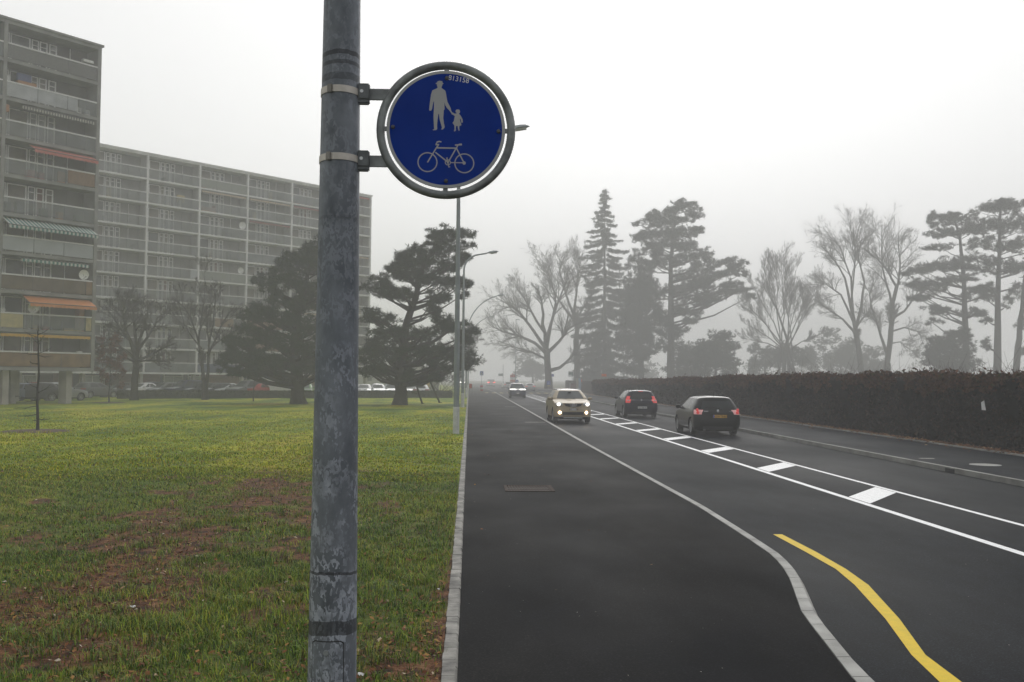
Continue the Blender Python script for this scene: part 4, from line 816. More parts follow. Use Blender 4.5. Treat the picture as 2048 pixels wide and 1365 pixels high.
# ---- bare trees
def bare(name, lab, base, limbs, seed, levels=3, n=(9, 7, 6), ang=(.5, .9), lenf=.5, up=.12, twig=.012, bark=BARK2, grp=None, sway=.12, cat='bare tree', leaf=None, ivy=None):
    """limbs: list of (polyline local coords, r_start, r_end); twigs grow from them"""
    r = random.Random(seed); t = empty(name, tuple(base)); tag(t, lab, cat, grp); big, small = [], []
    def sub(pts, ra, rb, lev):
        pts = [Vector(p) for p in pts]; L = sum((pts[i+1]-pts[i]).length for i in range(len(pts)-1)); cnt = n[lev] if lev < len(n) else 4
        for k in range(cnt):
            f = r.uniform(.22 if lev else .3, .98); i = min(int(f*(len(pts)-1)), len(pts)-2); q = f*(len(pts)-1)-i; p = pts[i].lerp(pts[i+1], q); d = (pts[i+1]-pts[i]).normalized()
            ax = d.orthogonal().normalized(); ax.rotate(Matrix.Rotation(r.uniform(0, 2*PI), 3, d)); d2 = d.copy(); d2.rotate(Matrix.Rotation(r.uniform(*ang), 3, ax))
            l_ = L*(lenf+.06*lev)*r.uniform(.6, 1.15)*(1.05-.45*f); rr_ = max(twig, (ra+(rb-ra)*f)*r.uniform(.4, .6)); re = max(twig*.6, rr_*.25)
            ps = [p]; dd = d2
            for s in range(4):
                dd = (dd+Vector((r.gauss(0, sway), r.gauss(0, sway), r.gauss(up, sway)))).normalized(); ps.append(ps[-1]+dd*l_/4)
            (big if lev == 0 and levels > 1 else small).append((ps, [rr_+(re-rr_)*s/4 for s in range(5)]))
            if lev+1 < levels: sub(ps, rr_, re, lev+1)
    for pts, ra, rb in limbs:
        P = [Vector(p) for p in pts]; m_ = []
        for i in range(len(P)-1): m_ += [P[i], P[i].lerp(P[i+1], .5)+Vector((r.gauss(0, .03), r.gauss(0, .03), 0))*(P[i+1]-P[i]).length]
        m_.append(P[-1]); k = len(m_); rads = [ra+(rb-ra)*(i/(k-1))**.8 for i in range(k)]
        if P[0].z < .3: rads[0] *= 1.3
        big.append((m_, rads)); sub(m_, ra, rb, 0) if ra < .6*limbs[0][1] or len(limbs) == 1 else sub(m_[k//2:], ra*.6, rb, 0)
    V, T = tubes(big, 7); npmesh('trunk', V, T, bark, t, smooth=True)
    V, T = tubes(small, 3); npmesh('twigs', V, T, TWIG, t)
    if leaf:
        m_, N, s, (zl, zh) = leaf; q = np.array([p for ps, _ in small for p in ps[1:]]); q = q[(q[:, 2] > zl) & (q[:, 2] < zh)]; rn = np.random.default_rng(seed); c = q[rn.integers(0, len(q), N)]+rn.normal(0, .1, (N, 3)); V, T = leafquads(c, s, seed); npmesh('leaves', V, T, m_, t)
    if ivy:
        m_, N, rad_, zh = ivy; rn = np.random.default_rng(seed); P0 = limbs[0][0]; zz = rn.uniform(.2, zh, N); a = rn.uniform(0, 2*PI, N); xs = np.interp(zz, [p[2] for p in P0], [p[0] for p in P0]); yy = np.interp(zz, [p[2] for p in P0], [p[1] for p in P0])
        V, T = leafquads(np.stack([xs+rad_*np.cos(a)*rn.uniform(.7, 1.2, N), yy+rad_*np.sin(a), zz], 1), .12, seed); npmesh('ivy', V, T, m_, t)
    return t
TF = 1.7      # how far the park trees stand behind the hedge
def limbpx(base, o, scl, lst, seed, kf=1.0):
    """limb polylines read off as (x, y) points; depth swings a little so the crown is round"""
    r = random.Random(seed); out = []
    for pts, ra, rb, dy in lst:
        k = len(pts); P = []
        for i, p in enumerate(pts):
            q = AT(o[0]+p[0]*scl, o[1]+p[1]*scl, base.y)-Vector((base.x, base.y, base.z)); L = dy*kf*(i/(k-1)); f = (base.y+L)/base.y
            w_ = Vector((base.x, base.y, base.z))+q; d = w_-Vector((0, 0, CZ)); w2 = Vector((0, 0, CZ))+d*f; P.append(w2-Vector((base.x, base.y, base.z)))
        out.append(([tuple(p) for p in P], ra*kf, rb*kf))
    zmin = min(P[0][2] for P, _, _ in out)          # the stems stand on the ground
    return [(([(P[0][0], P[0][1], -.15)]+P[1:]) if P[0][2] < zmin+.3 else P, a, b) for P, a, b in out]
o6, s6 = (940, 340), 1/2.626; o7, s7 = (1460, 360), 1/2.437
Y = 172.*1.15; b_ = Vector((AT(1097, 765, Y).x, Y, 0))
L = limbpx(b_, o6, s6, [([(412,1150),(408,1040),(405,960)], .75, .6, 0), ([(405,960),(395,860),(385,760),(375,680),(350,620)], .5, .1, 1), ([(405,970),(340,910),(250,870),(170,850),(110,820)], .42, .07, -2), ([(405,950),(330,840),(250,740),(190,700),(150,680)], .4, .07, 3), ([(415,1055),(470,1040),(510,1005),(560,960),(600,880)], .42, .08, -1), ([(408,960),(470,900),(520,830),(600,800),(640,760)], .4, .07, 2), ([(400,900),(440,760),(480,650),(520,560)], .38, .07, -3), ([(395,860),(320,740),(270,650),(240,620)], .3, .06, -2), ([(410,1000),(330,960),(230,930),(150,900)], .25, .05, 3), ([(405,930),(450,700),(430,600),(400,500)], .3, .06, 4)], 1, kf=1.0)
bare('oak_tree', 'big spreading bare tree in the fog beside the far end of the hedge', b_, L, 21, n=(16, 11, 8), ang=(.4, .85), lenf=.48, up=.05, twig=.0125, grp='bare trees beyond the road')
Y = 178.; b_ = Vector((AT(1150, 765, Y*1.25).x, Y*1.25, 0)); L = limbpx(b_, o6, s6, [([(560,1120),(555,900),(545,760)], .5, .35, 0), ([(545,760),(500,640),(470,540),(500,450)], .25, .05, 2), ([(545,770),(560,640),(570,540),(590,440)], .25, .05, -2), ([(548,790),(470,690),(420,600),(400,530)], .22, .05, 1), ([(550,800),(610,700),(640,600)], .2, .05, 1)], 2, kf=.82*TF)
bare('bare_tree', 'tall pale bare tree showing between the oak and the spire conifer', b_, L, 22, n=(15, 11, 8), ang=(.4, .85), lenf=.5, up=.12, twig=.014, grp='bare trees beyond the road')
Y = 118.; b_ = Vector((AT(1562, 758, Y*TF).x, Y*TF, .1)); lim = []
for k, (x, y) in enumerate([(160,420),(205,390),(250,400),(320,440),(120,520),(390,520),(90,620),(410,600),(70,700),(280,430),(180,460),(340,560),(60,770),(445,750),(55,560),(440,480)]):
    bx0 = 250 if k % 2 else 310; lim.append(([(bx0, 960), (bx0+(x-bx0)*.12, 840), (bx0+(x-bx0)*.5, 650+(y-400)*.4), (x, y)], .17, .03, [-3, 2, 0, 3, -1, 1, 2, -2, 3, -3, 4, -4, 1, -1, -4, 4][k]))
L = limbpx(b_, o7, s7, lim, 3, kf=.82*TF); bare('bare_tree', 'fan shaped bare tree of many upright stems, behind the middle of the hedge', b_, L, 23, n=(16, 11, 8), ang=(.3, .75), lenf=.46, up=.14, twig=.0125, grp='bare trees beyond the road')
Y = 112.; b_ = Vector((AT(1725, 760, Y*TF).x, Y*TF, .1)); L = limbpx(b_, o7, s7, [([(648,965),(632,860),(612,740)], .42, .34, 0), ([(612,740),(585,600),(560,480),(500,380),(450,330)], .26, .05, 1), ([(610,740),(640,620),(655,500),(625,380),(640,290)], .26, .05, -2), ([(605,740),(550,680),(490,640),(440,610)], .2, .05, 2), ([(600,690),(540,560),(470,510),(420,500)], .18, .04, -2), ([(615,720),(680,640),(700,560)], .14, .04, 3), ([(600,650),(590,480),(540,330),(470,260)], .18, .04, 4), ([(610,700),(600,500),(610,350),(600,230)], .18, .04, -4)], 4, kf=.82*TF)
bare('bare_tree', 'bare tree with a smooth leaning trunk, left of the ivy clad one', b_, L, 24, n=(16, 11, 8), ang=(.4, .85), lenf=.5, up=.06, twig=.0125, grp='bare trees beyond the road', sway=.2)
Y = 110.; b_ = Vector((AT(1776, 760, Y*TF).x, Y*TF, .1)); L = limbpx(b_, o7, s7, [([(768,965),(770,860),(785,720),(790,620)], .45, .3, 0), ([(765,850),(735,760),(715,690),(650,650)], .25, .06, 1), ([(790,620),(810,520),(770,440),(710,380),(650,330)], .24, .05, -2), ([(790,620),(820,500),(830,400),(820,260)], .24, .05, 2), ([(785,680),(850,640),(900,570),(960,530)], .22, .05, -2), ([(785,740),(850,720),(920,740),(940,800)], .14, .04, 2), ([(770,800),(830,790),(880,830),(910,850)], .1, .03, -1), ([(715,690),(680,560),(700,480)], .14, .04, 3), ([(790,620),(760,500),(740,360),(740,220)], .2, .04, 4)], 5, kf=.82*TF)
bare('bare_tree', 'bare tree with a thick ivy clad trunk behind the right part of the hedge', b_, L, 25, n=(16, 11, 8), ang=(.4, .85), lenf=.5, up=.06, twig=.0125, grp='bare trees beyond the road', sway=.2, ivy=(YEW, 3500, .45, 5.5))
# left side: bare trees in front of the long block
Y = 84.; b_ = Vector((AT(268, 800, Y).x, Y, .06)); o9, s9 = (190, 480), 320/1324
L = limbpx(b_, o9, s9, [([(325,1330),(330,1150),(345,980)], .32, .26, 0), ([(345,980),(370,820),(420,700),(440,560)], .18, .03, 1), ([(340,980),(290,830),(200,720),(90,560)], .18, .03, -2), ([(345,960),(330,760),(320,600),(330,480)], .18, .03, 2), ([(340,1000),(230,900),(100,850),(10,860)], .14, .03, 2), ([(345,950),(260,760),(230,600),(280,420)], .15, .03, -3), ([(348,1000),(450,960),(560,900),(650,860)], .14, .03, -1), ([(348,930),(440,800),(520,640),(600,600)], .15, .03, 2), ([(343,1010),(420,1000),(520,1000),(620,1010)], .1, .03, 3), ([(340,1020),(260,980),(120,980),(40,990)], .1, .03, -3)], 6)
bare('bare_tree', 'dark spreading bare tree in front of the long block, nearest the tall block', b_, L, 26, n=(14, 10, 7), lenf=.44, up=.05, twig=.013, bark=BARK, grp='bare trees on the lawn')
g = G(411, 800, ZP); b_ = Vector((g.x, g.y, .06)); L = limbpx(b_, o9, s9, [([(905,1330),(900,1200),(890,1060),(870,930)], .2, .12, 0), ([(925,1330),(928,1150),(935,1000),(945,860),(930,700),(910,560)], .19, .03, 1), ([(870,930),(840,780),(790,640),(720,540),(640,480)], .11, .025, -1), ([(875,940),(860,800),(880,650),(905,480),(910,300)], .11, .025, 2), ([(935,960),(990,840),(1060,680),(1150,560)], .11, .025, -1), ([(930,940),(1000,860),(1080,800),(1180,740)], .09, .02, 2), ([(880,900),(800,800),(740,700),(700,420)], .09, .02, 3), ([(940,880),(980,700),(990,540),(1000,420)], .1, .02, -3)], 7)
bare('bare_tree', 'twin stemmed bare tree in front of the long block, left of the broad pine', b_, L, 27, n=(13, 9, 7), lenf=.44, up=.1, twig=.011, bark=BARK, grp='bare trees on the lawn')
g = G(75, 863, ZP); b_ = Vector((g.x, g.y, ZP)); ob, sb_ = (0, 680), 260/1613
lim = [([(465,1140),(466,900),(468,600),(480,300),(478,60),(470,-80),(475,-180)], .062, .012, 0)]
for y, x1, y1 in [(920,230,945),(980,620,985),(985,400,1000),(820,160,850),(660,620,560),(720,190,700),(180,270,160),(190,600,210),(170,650,90),(300,360,270),(40,380,-60),(30,560,-60),(-30,300,-110),(-60,620,-150),(600,330,520),(740,300,760)]: lim.append(([(468,y),((468+x1)/2,(y+y1)/2+12),(x1,y1)], .018, .006, random.Random(y).uniform(-.8, .8)))
bare('sapling', 'slender black sapling standing alone in a mulch ring on the left lawn', b_, limbpx(b_, ob, sb_, lim, 8), 28, levels=1, n=(4,), lenf=.3, twig=.005, bark=mat('black_bark', (.02,.018,.017), .95), up=.1, cat='sapling')
mu = MB().lathe([(0, .07), (.9, .06), (1.15, .035), (1.3, 0)], n=36).build('mulch_ring', SOIL); mu.location = (b_.x, b_.y, ZP-.02); tag(mu, 'ring of dark mulch with pale chips round the black sapling', 'mulch ring')
g = G(218, 806, ZP); b_ = Vector((g.x, g.y, ZP)); RUS = leafmat('russet_leaves', [(0, (.05,.018,.012)), (.6, (.11,.035,.022)), (1, (.17,.06,.035))])
L = [([(0,0,-.1),(.05,0,1.5),(0,.05,3),(.05,0,4.6)], .06, .012)]+[([(0,0,.9+i*.22),(math.cos(i*2.4)*.45,math.sin(i*2.4)*.45,1.2+i*.24),(math.cos(i*2.4)*(1.25-i*.05),math.sin(i*2.4)*(1.25-i*.05),1.5+i*.26)], .02, .006) for i in range(14)]
bare('young_oak', 'small tree still holding russet leaves beside the tall block', b_, L, 29, levels=2, n=(6, 5), lenf=.45, twig=.006, leaf=(RUS, 2600, .085, (.9, 5.5)), cat='small tree')
mu2 = mu.copy(); COL.objects.link(mu2); mu2.location = (b_.x, b_.y, ZP-.03); mu2['label'] = 'low ring of brown mulch round the russet leaved small tree'
g = G(507, 803, ZP); b_ = Vector((g.x, g.y, ZP)); L = [([(0,0,-.1),(.03,0,1.4),(0,.03,2.6),(.04,0,3.9)], .05, .01)]+[([(0,0,1.6+i*.25),(math.cos(i*2.2)*.3,math.sin(i*2.2)*.3,2+i*.28),(math.cos(i*2.2)*.8,math.sin(i*2.2)*.8,2.5+i*.3)], .018, .005) for i in range(8)]
bare('sapling', 'thin young bare sapling left of the broad pine trunk', b_, L, 30, levels=2, n=(5, 4), lenf=.45, twig=.006, cat='sapling')
Y = 120.; b_ = Vector((AT(925, 780, Y).x-.6, Y, .06)); L = [([(0,0,-.1),(.1,0,2.2),(.1,0,3.2)], .2, .16)]+[([(.1,0,2.4+.2*i),(1.0*math.cos(i*.9),1.0*math.sin(i*.9),3.4+.25*i),(2.6*math.cos(i*.9),2.2*math.sin(i*.9),4.2+.55*i)], .1, .02) for i in range(9)]
bare('bare_tree', 'small bare tree beside the path showing past the leaning pine', b_, L, 31, n=(11, 9, 7), lenf=.5, up=.03, twig=.014)
Y = 112.; b_ = Vector((AT(890, 785, Y).x, Y, .06)); L = [([(random.Random(i).uniform(-1.6,1.6),random.Random(i+50).uniform(-1,1),-.1),(random.Random(i+9).uniform(-1.8,1.8),0,1.1),(random.Random(i+5).uniform(-2.2,2.2),random.Random(i+70).uniform(-1,1),2.4)], .035, .01) for i in range(22)]
bare('bare_shrub', 'reddish bare shrub behind the leaning prop stakes', b_, L, 32, levels=2, n=(9, 6), lenf=.5, twig=.011, cat='shrub')

# ---- conifers beyond the hedge
def spruce(name, lab, base, H, W, z0, seed, dens=1.0, grp=None):
    r = np.random.default_rng(seed); t = empty(name, tuple(base)); tag(t, lab, 'tree', grp); polys = [(np.array([[0,0,-.1],[0,0,H*.3],[0,0,H*.7],[0,0,H]]), np.array([.5,.4,.2,.03]))]; C, S = [], []
    z = z0
    while z < H-.3:
        f = (H-z)/(H-z0); R = W*(min(f*2.6, 1)**.8*.75+.35*f)*1.15; nb = int(6+4*f)
        for k in range(nb):
            a = r.uniform(0, 2*PI); l_ = R*r.uniform(.55, 1.12); zz = z+r.uniform(-.3, .3); s = np.linspace(0, 1, 6)
            drop = -.45*l_*s**1.3+.28*l_*s**3; P = np.stack([np.cos(a)*l_*s, np.sin(a)*l_*s, zz+drop], 1); polys.append((P, np.linspace(.05*f+.02, .012, 6)))
            m_ = int(5+l_*7*dens); q = r.uniform(.18, 1, m_); c = np.stack([np.interp(q, s, P[:, i]) for i in range(3)], 1)+r.normal(0, .16, (m_, 3))*[1, 1, .6]; c[:, 2] -= np.abs(r.normal(0, .25, m_))*(.4+f)
            C.append(c); S.append(np.full(m_, .45+.28*f))
        z += (.75+1.0*f)*r.uniform(.85, 1.2)
    V, T = tubes(polys, 6); npmesh('trunk', V, T, BARK2, t, smooth=True); V, T = tufts(np.concatenate(C), np.concatenate(S), 10, .09, -.35, seed, .3); npmesh('crown', V, T, DARKF, t); return t
Y = 128.; b_ = Vector((AT(1208, 760, Y*TF).x, Y*TF, .1)); top = AT(1201, 376, Y*TF).z
spruce('spruce_tree', 'tall pointed spire conifer with drooping tiers, highest of the trees', b_, top, 3.5*TF, 1.2, 41, 1.3, 'conifers beyond the hedge')
Y = 121.; b_ = Vector((AT(1280, 760, Y*TF).x, Y*TF, .1))
px_tree('cypress_tree', 'dense dark columnar conifer between the spire and the tall pine', 'tree', b_, Y, [(900,1110),(895,800),(885,440)], .4, .08, [(880,470,65,50),(900,520,80,60),(850,560,60,60),(930,600,75,70),(870,640,90,70),(880,720,100,75),(930,700,60,70),(840,760,80,60),(880,810,110,70),(950,800,45,60),(860,890,100,60),(930,880,55,60),(840,960,80,60),(900,970,70,55),(810,1030,60,45),(880,1050,60,40),(960,620,45,50),(975,720,40,45),(985,860,45,50),(960,960,50,50),(820,640,50,50),(800,880,50,60)], o6, s6, 26, .42, DARKF, 42, 'conifers beyond the hedge', BARK2, .9, gap=.16)
Y = 115.; b_ = Vector((AT(1345, 760, Y*TF).x, Y*TF, .1))
px_tree('pine_tree', 'tall old pine with tiered ragged crown and branch reaching right', 'tree', b_, Y, [(1055,1110),(1055,800),(1055,500),(1080,190)], .5, .12, [(1110,185,55,28),(1180,195,40,22),(1060,215,60,26),(965,248,65,28),(890,290,40,16),(1040,275,115,40),(1170,240,55,32),(870,355,40,20),(940,348,90,32),(1060,345,115,40),(1180,330,45,24),(1125,400,85,34),(985,408,110,34),(1200,450,55,34),(1090,470,110,42),(965,500,90,40),(1220,495,50,24),(1150,540,85,40),(1330,485,52,24),(1400,500,45,20),(1430,550,32,18),(1370,540,60,24),(1280,560,75,34),(1200,610,85,36),(1320,620,75,34),(1400,640,65,24),(1460,668,40,14),(1430,605,32,18),(1260,680,80,40),(1150,680,70,42),(1200,755,70,40),(1110,740,50,32),(1020,800,45,40),(1150,800,50,24),(1000,870,40,30),(1000,640,45,45),(1090,850,60,45),(1010,930,55,50),(1100,930,60,50),(990,760,40,40),(1120,620,60,45)], o6, s6, 26, .38, DARKF, 43, 'conifers beyond the hedge', BARK2, .8, gap=.24)
def bush(name, lab, b_, Y, cl, o, s, seed, dens=36, grp='evergreen bushes beyond the hedge', nz=.3):
    return px_tree(name, lab, 'bush', b_, Y, [(cl[0][0], cl[0][1]+cl[0][3]+20), (cl[0][0], cl[0][1])], .25, .06, cl, o, s, dens, nz, YEW, seed, grp, BARK2, .9, gap=.02, per=9, width=.11)
Y = 108.; b_ = Vector((AT(1431, 765, Y*TF).x, Y*TF, .1)); bush('yew_bush', 'large dome shaped evergreen bush below the old pine', b_, Y, [(1290,980,135,110),(1230,960,90,100),(1330,920,80,70),(1370,1010,65,80),(1290,880,90,50),(1220,1050,80,60),(1360,1060,70,50)], o6, s6, 51)
Y = 118.; b_ = Vector((AT(1382, 765, Y*TF).x, Y*TF, .1)); bush('yew_bush', 'dark evergreen bush at the foot of the old pine, left of the dome', b_, Y, [(1140,1010,110,80),(1090,960,70,60),(1180,940,70,60),(1060,1050,80,50),(1150,1070,90,50)], o6, s6, 52)
Y = 132.; b_ = Vector((AT(1170, 765, Y*TF).x, Y*TF, .1)); bush('yew_bush', 'ragged evergreen bush at the foot of the spire conifer', b_, Y, [(640,950,70,90),(600,1010,60,70),(660,860,45,60),(690,1030,60,60),(580,1060,50,45),(650,1080,80,40)], o6, s6, 53)
Y = 190.; b_ = Vector((AT(1050, 765, Y*TF).x, Y*TF, .1)); bush('round_bush', 'pale fogged round bush behind the spreading oak', b_, Y, [(330,1040,70,60),(290,1000,50,50),(270,1060,50,50),(340,960,45,40),(370,1060,45,50)], o6, s6, 54)
Y = 140.; b_ = Vector((AT(1685, 765, Y*TF).x, Y*TF, .1)); bush('round_bush', 'wide grey green bush in the fog behind the leaning bare tree', b_, Y, [(540,860,110,100),(440,850,90,90),(620,890,90,80),(500,780,80,60),(690,920,60,50),(380,900,70,70)], o7, s7, 55)
Y = 126.; b_ = Vector((AT(1530, 765, Y*TF).x, Y*TF, .1)); bush('round_bush', 'low evergreen bush at the foot of the fan shaped bare tree', b_, Y, [(170,880,80,80),(240,850,70,70),(330,880,90,80),(120,930,50,50)], o7, s7, 56)
Y = 96.; b_ = Vector((AT(1935, 770, Y*TF).x, Y*TF, .1))
px_tree('cedar_tree', 'tall cedar with layered flat branches, left of the cut off one', 'tree', b_, Y, [(1145,990),(1150,760),(1140,500),(1125,290),(1090,180)], .42, .1, [(1020,180,62,32),(1100,190,80,38),(985,220,34,18),(1060,255,100,38),(1180,240,70,45),(1040,330,105,30),(945,440,80,28),(1040,420,105,36),(1150,400,80,45),(905,510,55,26),(985,522,95,30),(1100,490,80,28),(930,572,75,22),(1010,640,70,28),(990,692,48,20),(1190,650,50,28),(1210,560,52,36),(870,460,40,20)], o7, s7, 26, .34, DARKF, 44, 'cedars at the right edge', BARK2, .75, gap=.24)
Y = 92.; b_ = Vector((AT(1995, 775, Y*TF).x, Y*TF, .1))
px_tree('cedar_tree', 'tall cedar cut off by the right edge of the photo', 'tree', b_, Y, [(1300,1010),(1305,700),(1310,400),(1320,130)], .42, .1, [(1330,125,90,38),(1260,145,50,30),(1400,130,55,32),(1300,215,125,52),(1400,230,75,62),(1235,310,70,38),(1360,330,100,55),(1230,420,60,36),(1330,430,80,46),(1420,430,50,60),(1235,530,55,30),(1250,585,50,30),(1350,620,36,45),(1270,690,45,26),(1245,800,26,30),(1480,180,80,60),(1500,320,90,70),(1480,480,80,60)], o7, s7, 26, .34, DARKF, 45, 'cedars at the right edge', BARK2, .75, gap=.24)
Y = 94.; b_ = Vector((AT(2030, 775, Y*TF).x, Y*TF, .1))
px_tree('cedar_tree', 'leaning cedar trunk at the very right edge with sparse low sprays', 'tree', b_, Y, [(1385,1010),(1400,850),(1420,650),(1450,380)], .38, .12, [(1415,540,50,45),(1410,700,32,45),(1425,840,26,34),(1460,420,70,50),(1500,560,60,50)], o7, s7, 36, .36, DARKF, 46, 'cedars at the right edge', BARK2, .75)
Y = 90.; b_ = Vector((AT(1902, 775, Y*TF).x, Y*TF, .1)); bush('yew_bush', 'bushy young evergreen with a skirt of foliage below the layered cedar', b_, Y, [(1080,850,120,85),(1030,790,75,50),(1170,820,60,60),(970,880,45,50),(1120,760,70,40),(1080,910,120,35),(1190,900,40,40)], o7, s7, 57)
# more wood far behind, reads as one fogged mass
r = np.random.default_rng(2); cl = []
for k in range(70): x = r.uniform(40, 230); yy = r.uniform(330, 400); h = r.uniform(3, 8); cl.append(((x, yy, h*.6), (r.uniform(3, 6), 4, h*.6)))
P = clump_pts(cl, 3.0, 60, .5, .1); V, T = leafquads(P, .55, 61); tag(npmesh('woodland', V, T, YEW), 'fogged belt of woodland far behind the hedge', 'woodland', kind='stuff')

# ---- hedges
HEDL = leafmat('hedge_leaves', [(0, (.004,.0035,.0025)), (.5, (.011,.0085,.005)), (.8, (.022,.015,.008)), (.95, (.045,.02,.01)), (1, (.09,.06,.04))], rough=.7, spec=.05)
HEDT = leafmat('hedge_top_leaves', [(0, (.024,.011,.006)), (.5, (.07,.03,.015)), (.85, (.125,.052,.026)), (1, (.055,.06,.02))], rough=.7, spec=.05)
h = empty('tall_hedge', (0, 0, 0)); tag(h, 'tall dark clipped hedge with rusty brown top along the right sidewalk', 'hedge')
HH, HY0, HY1 = 2.3, 18, 128
def hfac(y): return 1-.2*np.clip((y-50)/60, 0, 1)
ys = np.linspace(HY0, HY1, 220); prof = [(0, .0), (.05, .7), (.0, 1.5), (.06, 2.1), (.3, 2.3), (.9, 2.33), (1.2, 2.2), (1.3, 1.2), (1.3, 0)]
V = []; 
for y in ys:
    for x, z in prof: V.append((HF+.12+x, y, .1+z*.96*hfac(y)))
V = np.array(V); V[:, 0] += snoise(np.stack([V[:, 1], V[:, 2]], 1), 1.3, 5)*.16+.05; V[:, 2] += snoise(V, .9, 6)*.07*(V[:, 2] > .5); k = len(prof); I = np.arange(len(V)).reshape(-1, k)
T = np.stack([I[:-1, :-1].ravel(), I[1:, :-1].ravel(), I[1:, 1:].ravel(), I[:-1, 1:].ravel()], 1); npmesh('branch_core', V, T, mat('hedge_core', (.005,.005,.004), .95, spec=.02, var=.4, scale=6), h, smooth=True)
r = np.random.default_rng(71); N = 120000; y = np.exp(r.uniform(np.log(HY0), np.log(HY1), N)); s = r.uniform(0, 1, N); face = s < .78
z = np.where(face, .14+r.uniform(0, 1, N)**.9*(HH-.14), HH); xx = np.where(face, HF+.03+np.abs(r.normal(0, .07, N))+snoise(np.stack([y, z-.1], 1), 1.3, 5)*.16, HF+r.uniform(-.02, 1.35, N)); P = np.stack([xx, y, z+np.where(face, 0, np.abs(r.normal(0, .08, N)))], 1); P[:, 2] += snoise(P[:, 1:2], 1.1, 77)*.1*(P[:, 2]/HH)**3+snoise(P[:, 1:2], 5, 79)*.05*(P[:, 2]/HH)**6
tp_ = P[:, 2].copy(); P[:, 2] = .1+(P[:, 2]-.1)*hfac(P[:, 1]); ok_ = (snoise(P, 2.2, 78)+.6*snoise(P, 6, 79) > -.5); P = P[ok_]; tp_ = tp_[ok_]; topm = tp_ > HH-.4+.25*snoise(P, 1.2, 80)
sz = .035+.0011*P[:, 1]
for msk, mm, nm in ((~topm, HEDL, 'foliage'), (topm, HEDT, 'top_growth')):
    q = P[msk]; Vq, Tq = leafquads(q, 1.0, 72); Vq = (Vq.reshape(-1, 4, 3)-q[:, None])*sz[msk][:, None, None]+q[:, None]; npmesh(nm, Vq.reshape(-1, 3), Tq, mm, h)
tw = []
for k in range(4200):
    y = math.exp(r.uniform(math.log(HY0), math.log(HY1))); x = HF+r.uniform(0, 1.2); l_ = r.exponential(.16)+.05; d = np.array([r.normal(0, .5), r.normal(0, .5), 1.]); p = np.array([x, y, .1+(HH-.22)*hfac(y)]); tw.append((np.array([p, p+d*l_*.6, p+d*l_*1.2+r.normal(0, .05, 3)*l_]), [.006, .004, .002]))
for y, x, pts in [(29.2, HF+.4, [(0, 0, 0), (.1, .3, .35), (.15, .75, .4), (.2, 1.3, .05)]), (27.0, HF+.3, [(0, 0, 0), (-.05, .25, .35), (-.1, .55, .6)]), (25.2, HF+.5, [(0, 0, 0), (-.1, -.3, .5), (-.1, -.1, .8)]), (24.6, HF+.5, [(0, 0, 0), (.05, .1, .35), (.05, .3, .75)]), (34., HF+.4, [(0, 0, 0), (0, -.4, .3), (0, -.9, .25)])]:
    tw.append((np.array(pts)+[x, y, HH-.1], [.008, .007, .006, .004][:len(pts)]))
V, T = tubes(tw, 3); npmesh('twigs', V, T, mat('hedge_twig', (.045,.025,.02), .9), h)
pap = MB().add([(0, -.13, 0), (0, .12, .0), (-.03, .1, .24), (-.01, -.05, .3)], [(0, 1, 2, 3)]).build('paper_scrap', PAPER); p = AT(1858, 812, 29.9); pap.location = (HF-.06, 30.2, p.z-.13); tag(pap, 'white scrap of paper caught in the face of the tall hedge', 'litter', 'scraps of white litter')
# wooden fence past the end of the hedge
fe = empty('wooden_fence', (HF+.3, 129, .1)); tag(fe, 'brown slatted wooden fence continuing past the far end of the hedge', 'fence'); fw = mat('fence_wood', (.05,.038,.03), .9, var=.4, scale=2)
m_ = MB()
for i in range(150): m_.box(-.02, .02, i*.26, i*.26+.2, .1, 1.75+.05*math.sin(i*2.1))
m_.build('slats', fw, fe)
m_ = MB().box(.02, .06, 0, 39, .4, .5).box(.02, .06, 0, 39, 1.35, 1.45); m_.build('rails', fw, fe)
for i in range(14): MB().box(.06, .18, i*3, i*3+.12, -.1, 1.7).build('post', fw, fe)
# low clipped hedge before the parked cars
lh = empty('low_hedge', (0, 0, 0)); tag(lh, 'low clipped green hedge across the lawn in front of the parked cars', 'hedge')
A_, B_ = G(236, 798, ZP), G(905, 796, ZP); A_ = Vector((A_.x, A_.y)); B_ = Vector((B_.x, B_.y)); d = (B_-A_); Lh = d.length; d /= Lh; nn = Vector((-d.y, d.x)); LHH = .68
V = []; 
for s in np.linspace(0, Lh, 80):
    for q, z in [(0, 0), (.03, LHH*.7), (.1, LHH-.06), (.55, LHH-.04), (.62, .4), (.65, 0)]: V.append((A_.x+d.x*s+nn.x*q, A_.y+d.y*s+nn.y*q, z+.05))
V = np.array(V); I = np.arange(len(V)).reshape(-1, 6); T = np.stack([I[:-1, :-1].ravel(), I[1:, :-1].ravel(), I[1:, 1:].ravel(), I[:-1, 1:].ravel()], 1); npmesh('branch_core', V, T, mat('low_hedge_core', (.015,.02,.01), .95), lh)
N = 26000; s = r.uniform(0, Lh, N); fc = r.uniform(0, 1, N) < .6; q = np.where(fc, np.abs(r.normal(0, .03, N)), r.uniform(0, .6, N)); z = np.where(fc, r.uniform(.05, LHH, N), LHH+r.normal(0, .03, N))+.05
P = np.stack([A_.x+d.x*s+nn.x*q, A_.y+d.y*s+nn.y*q, z], 1); V, T = leafquads(P, .07, 73); npmesh('foliage', V, T, leafmat('low_hedge_leaves', [(0, (.015,.025,.01)), (.6, (.035,.05,.018)), (1, (.06,.07,.03))]), lh)

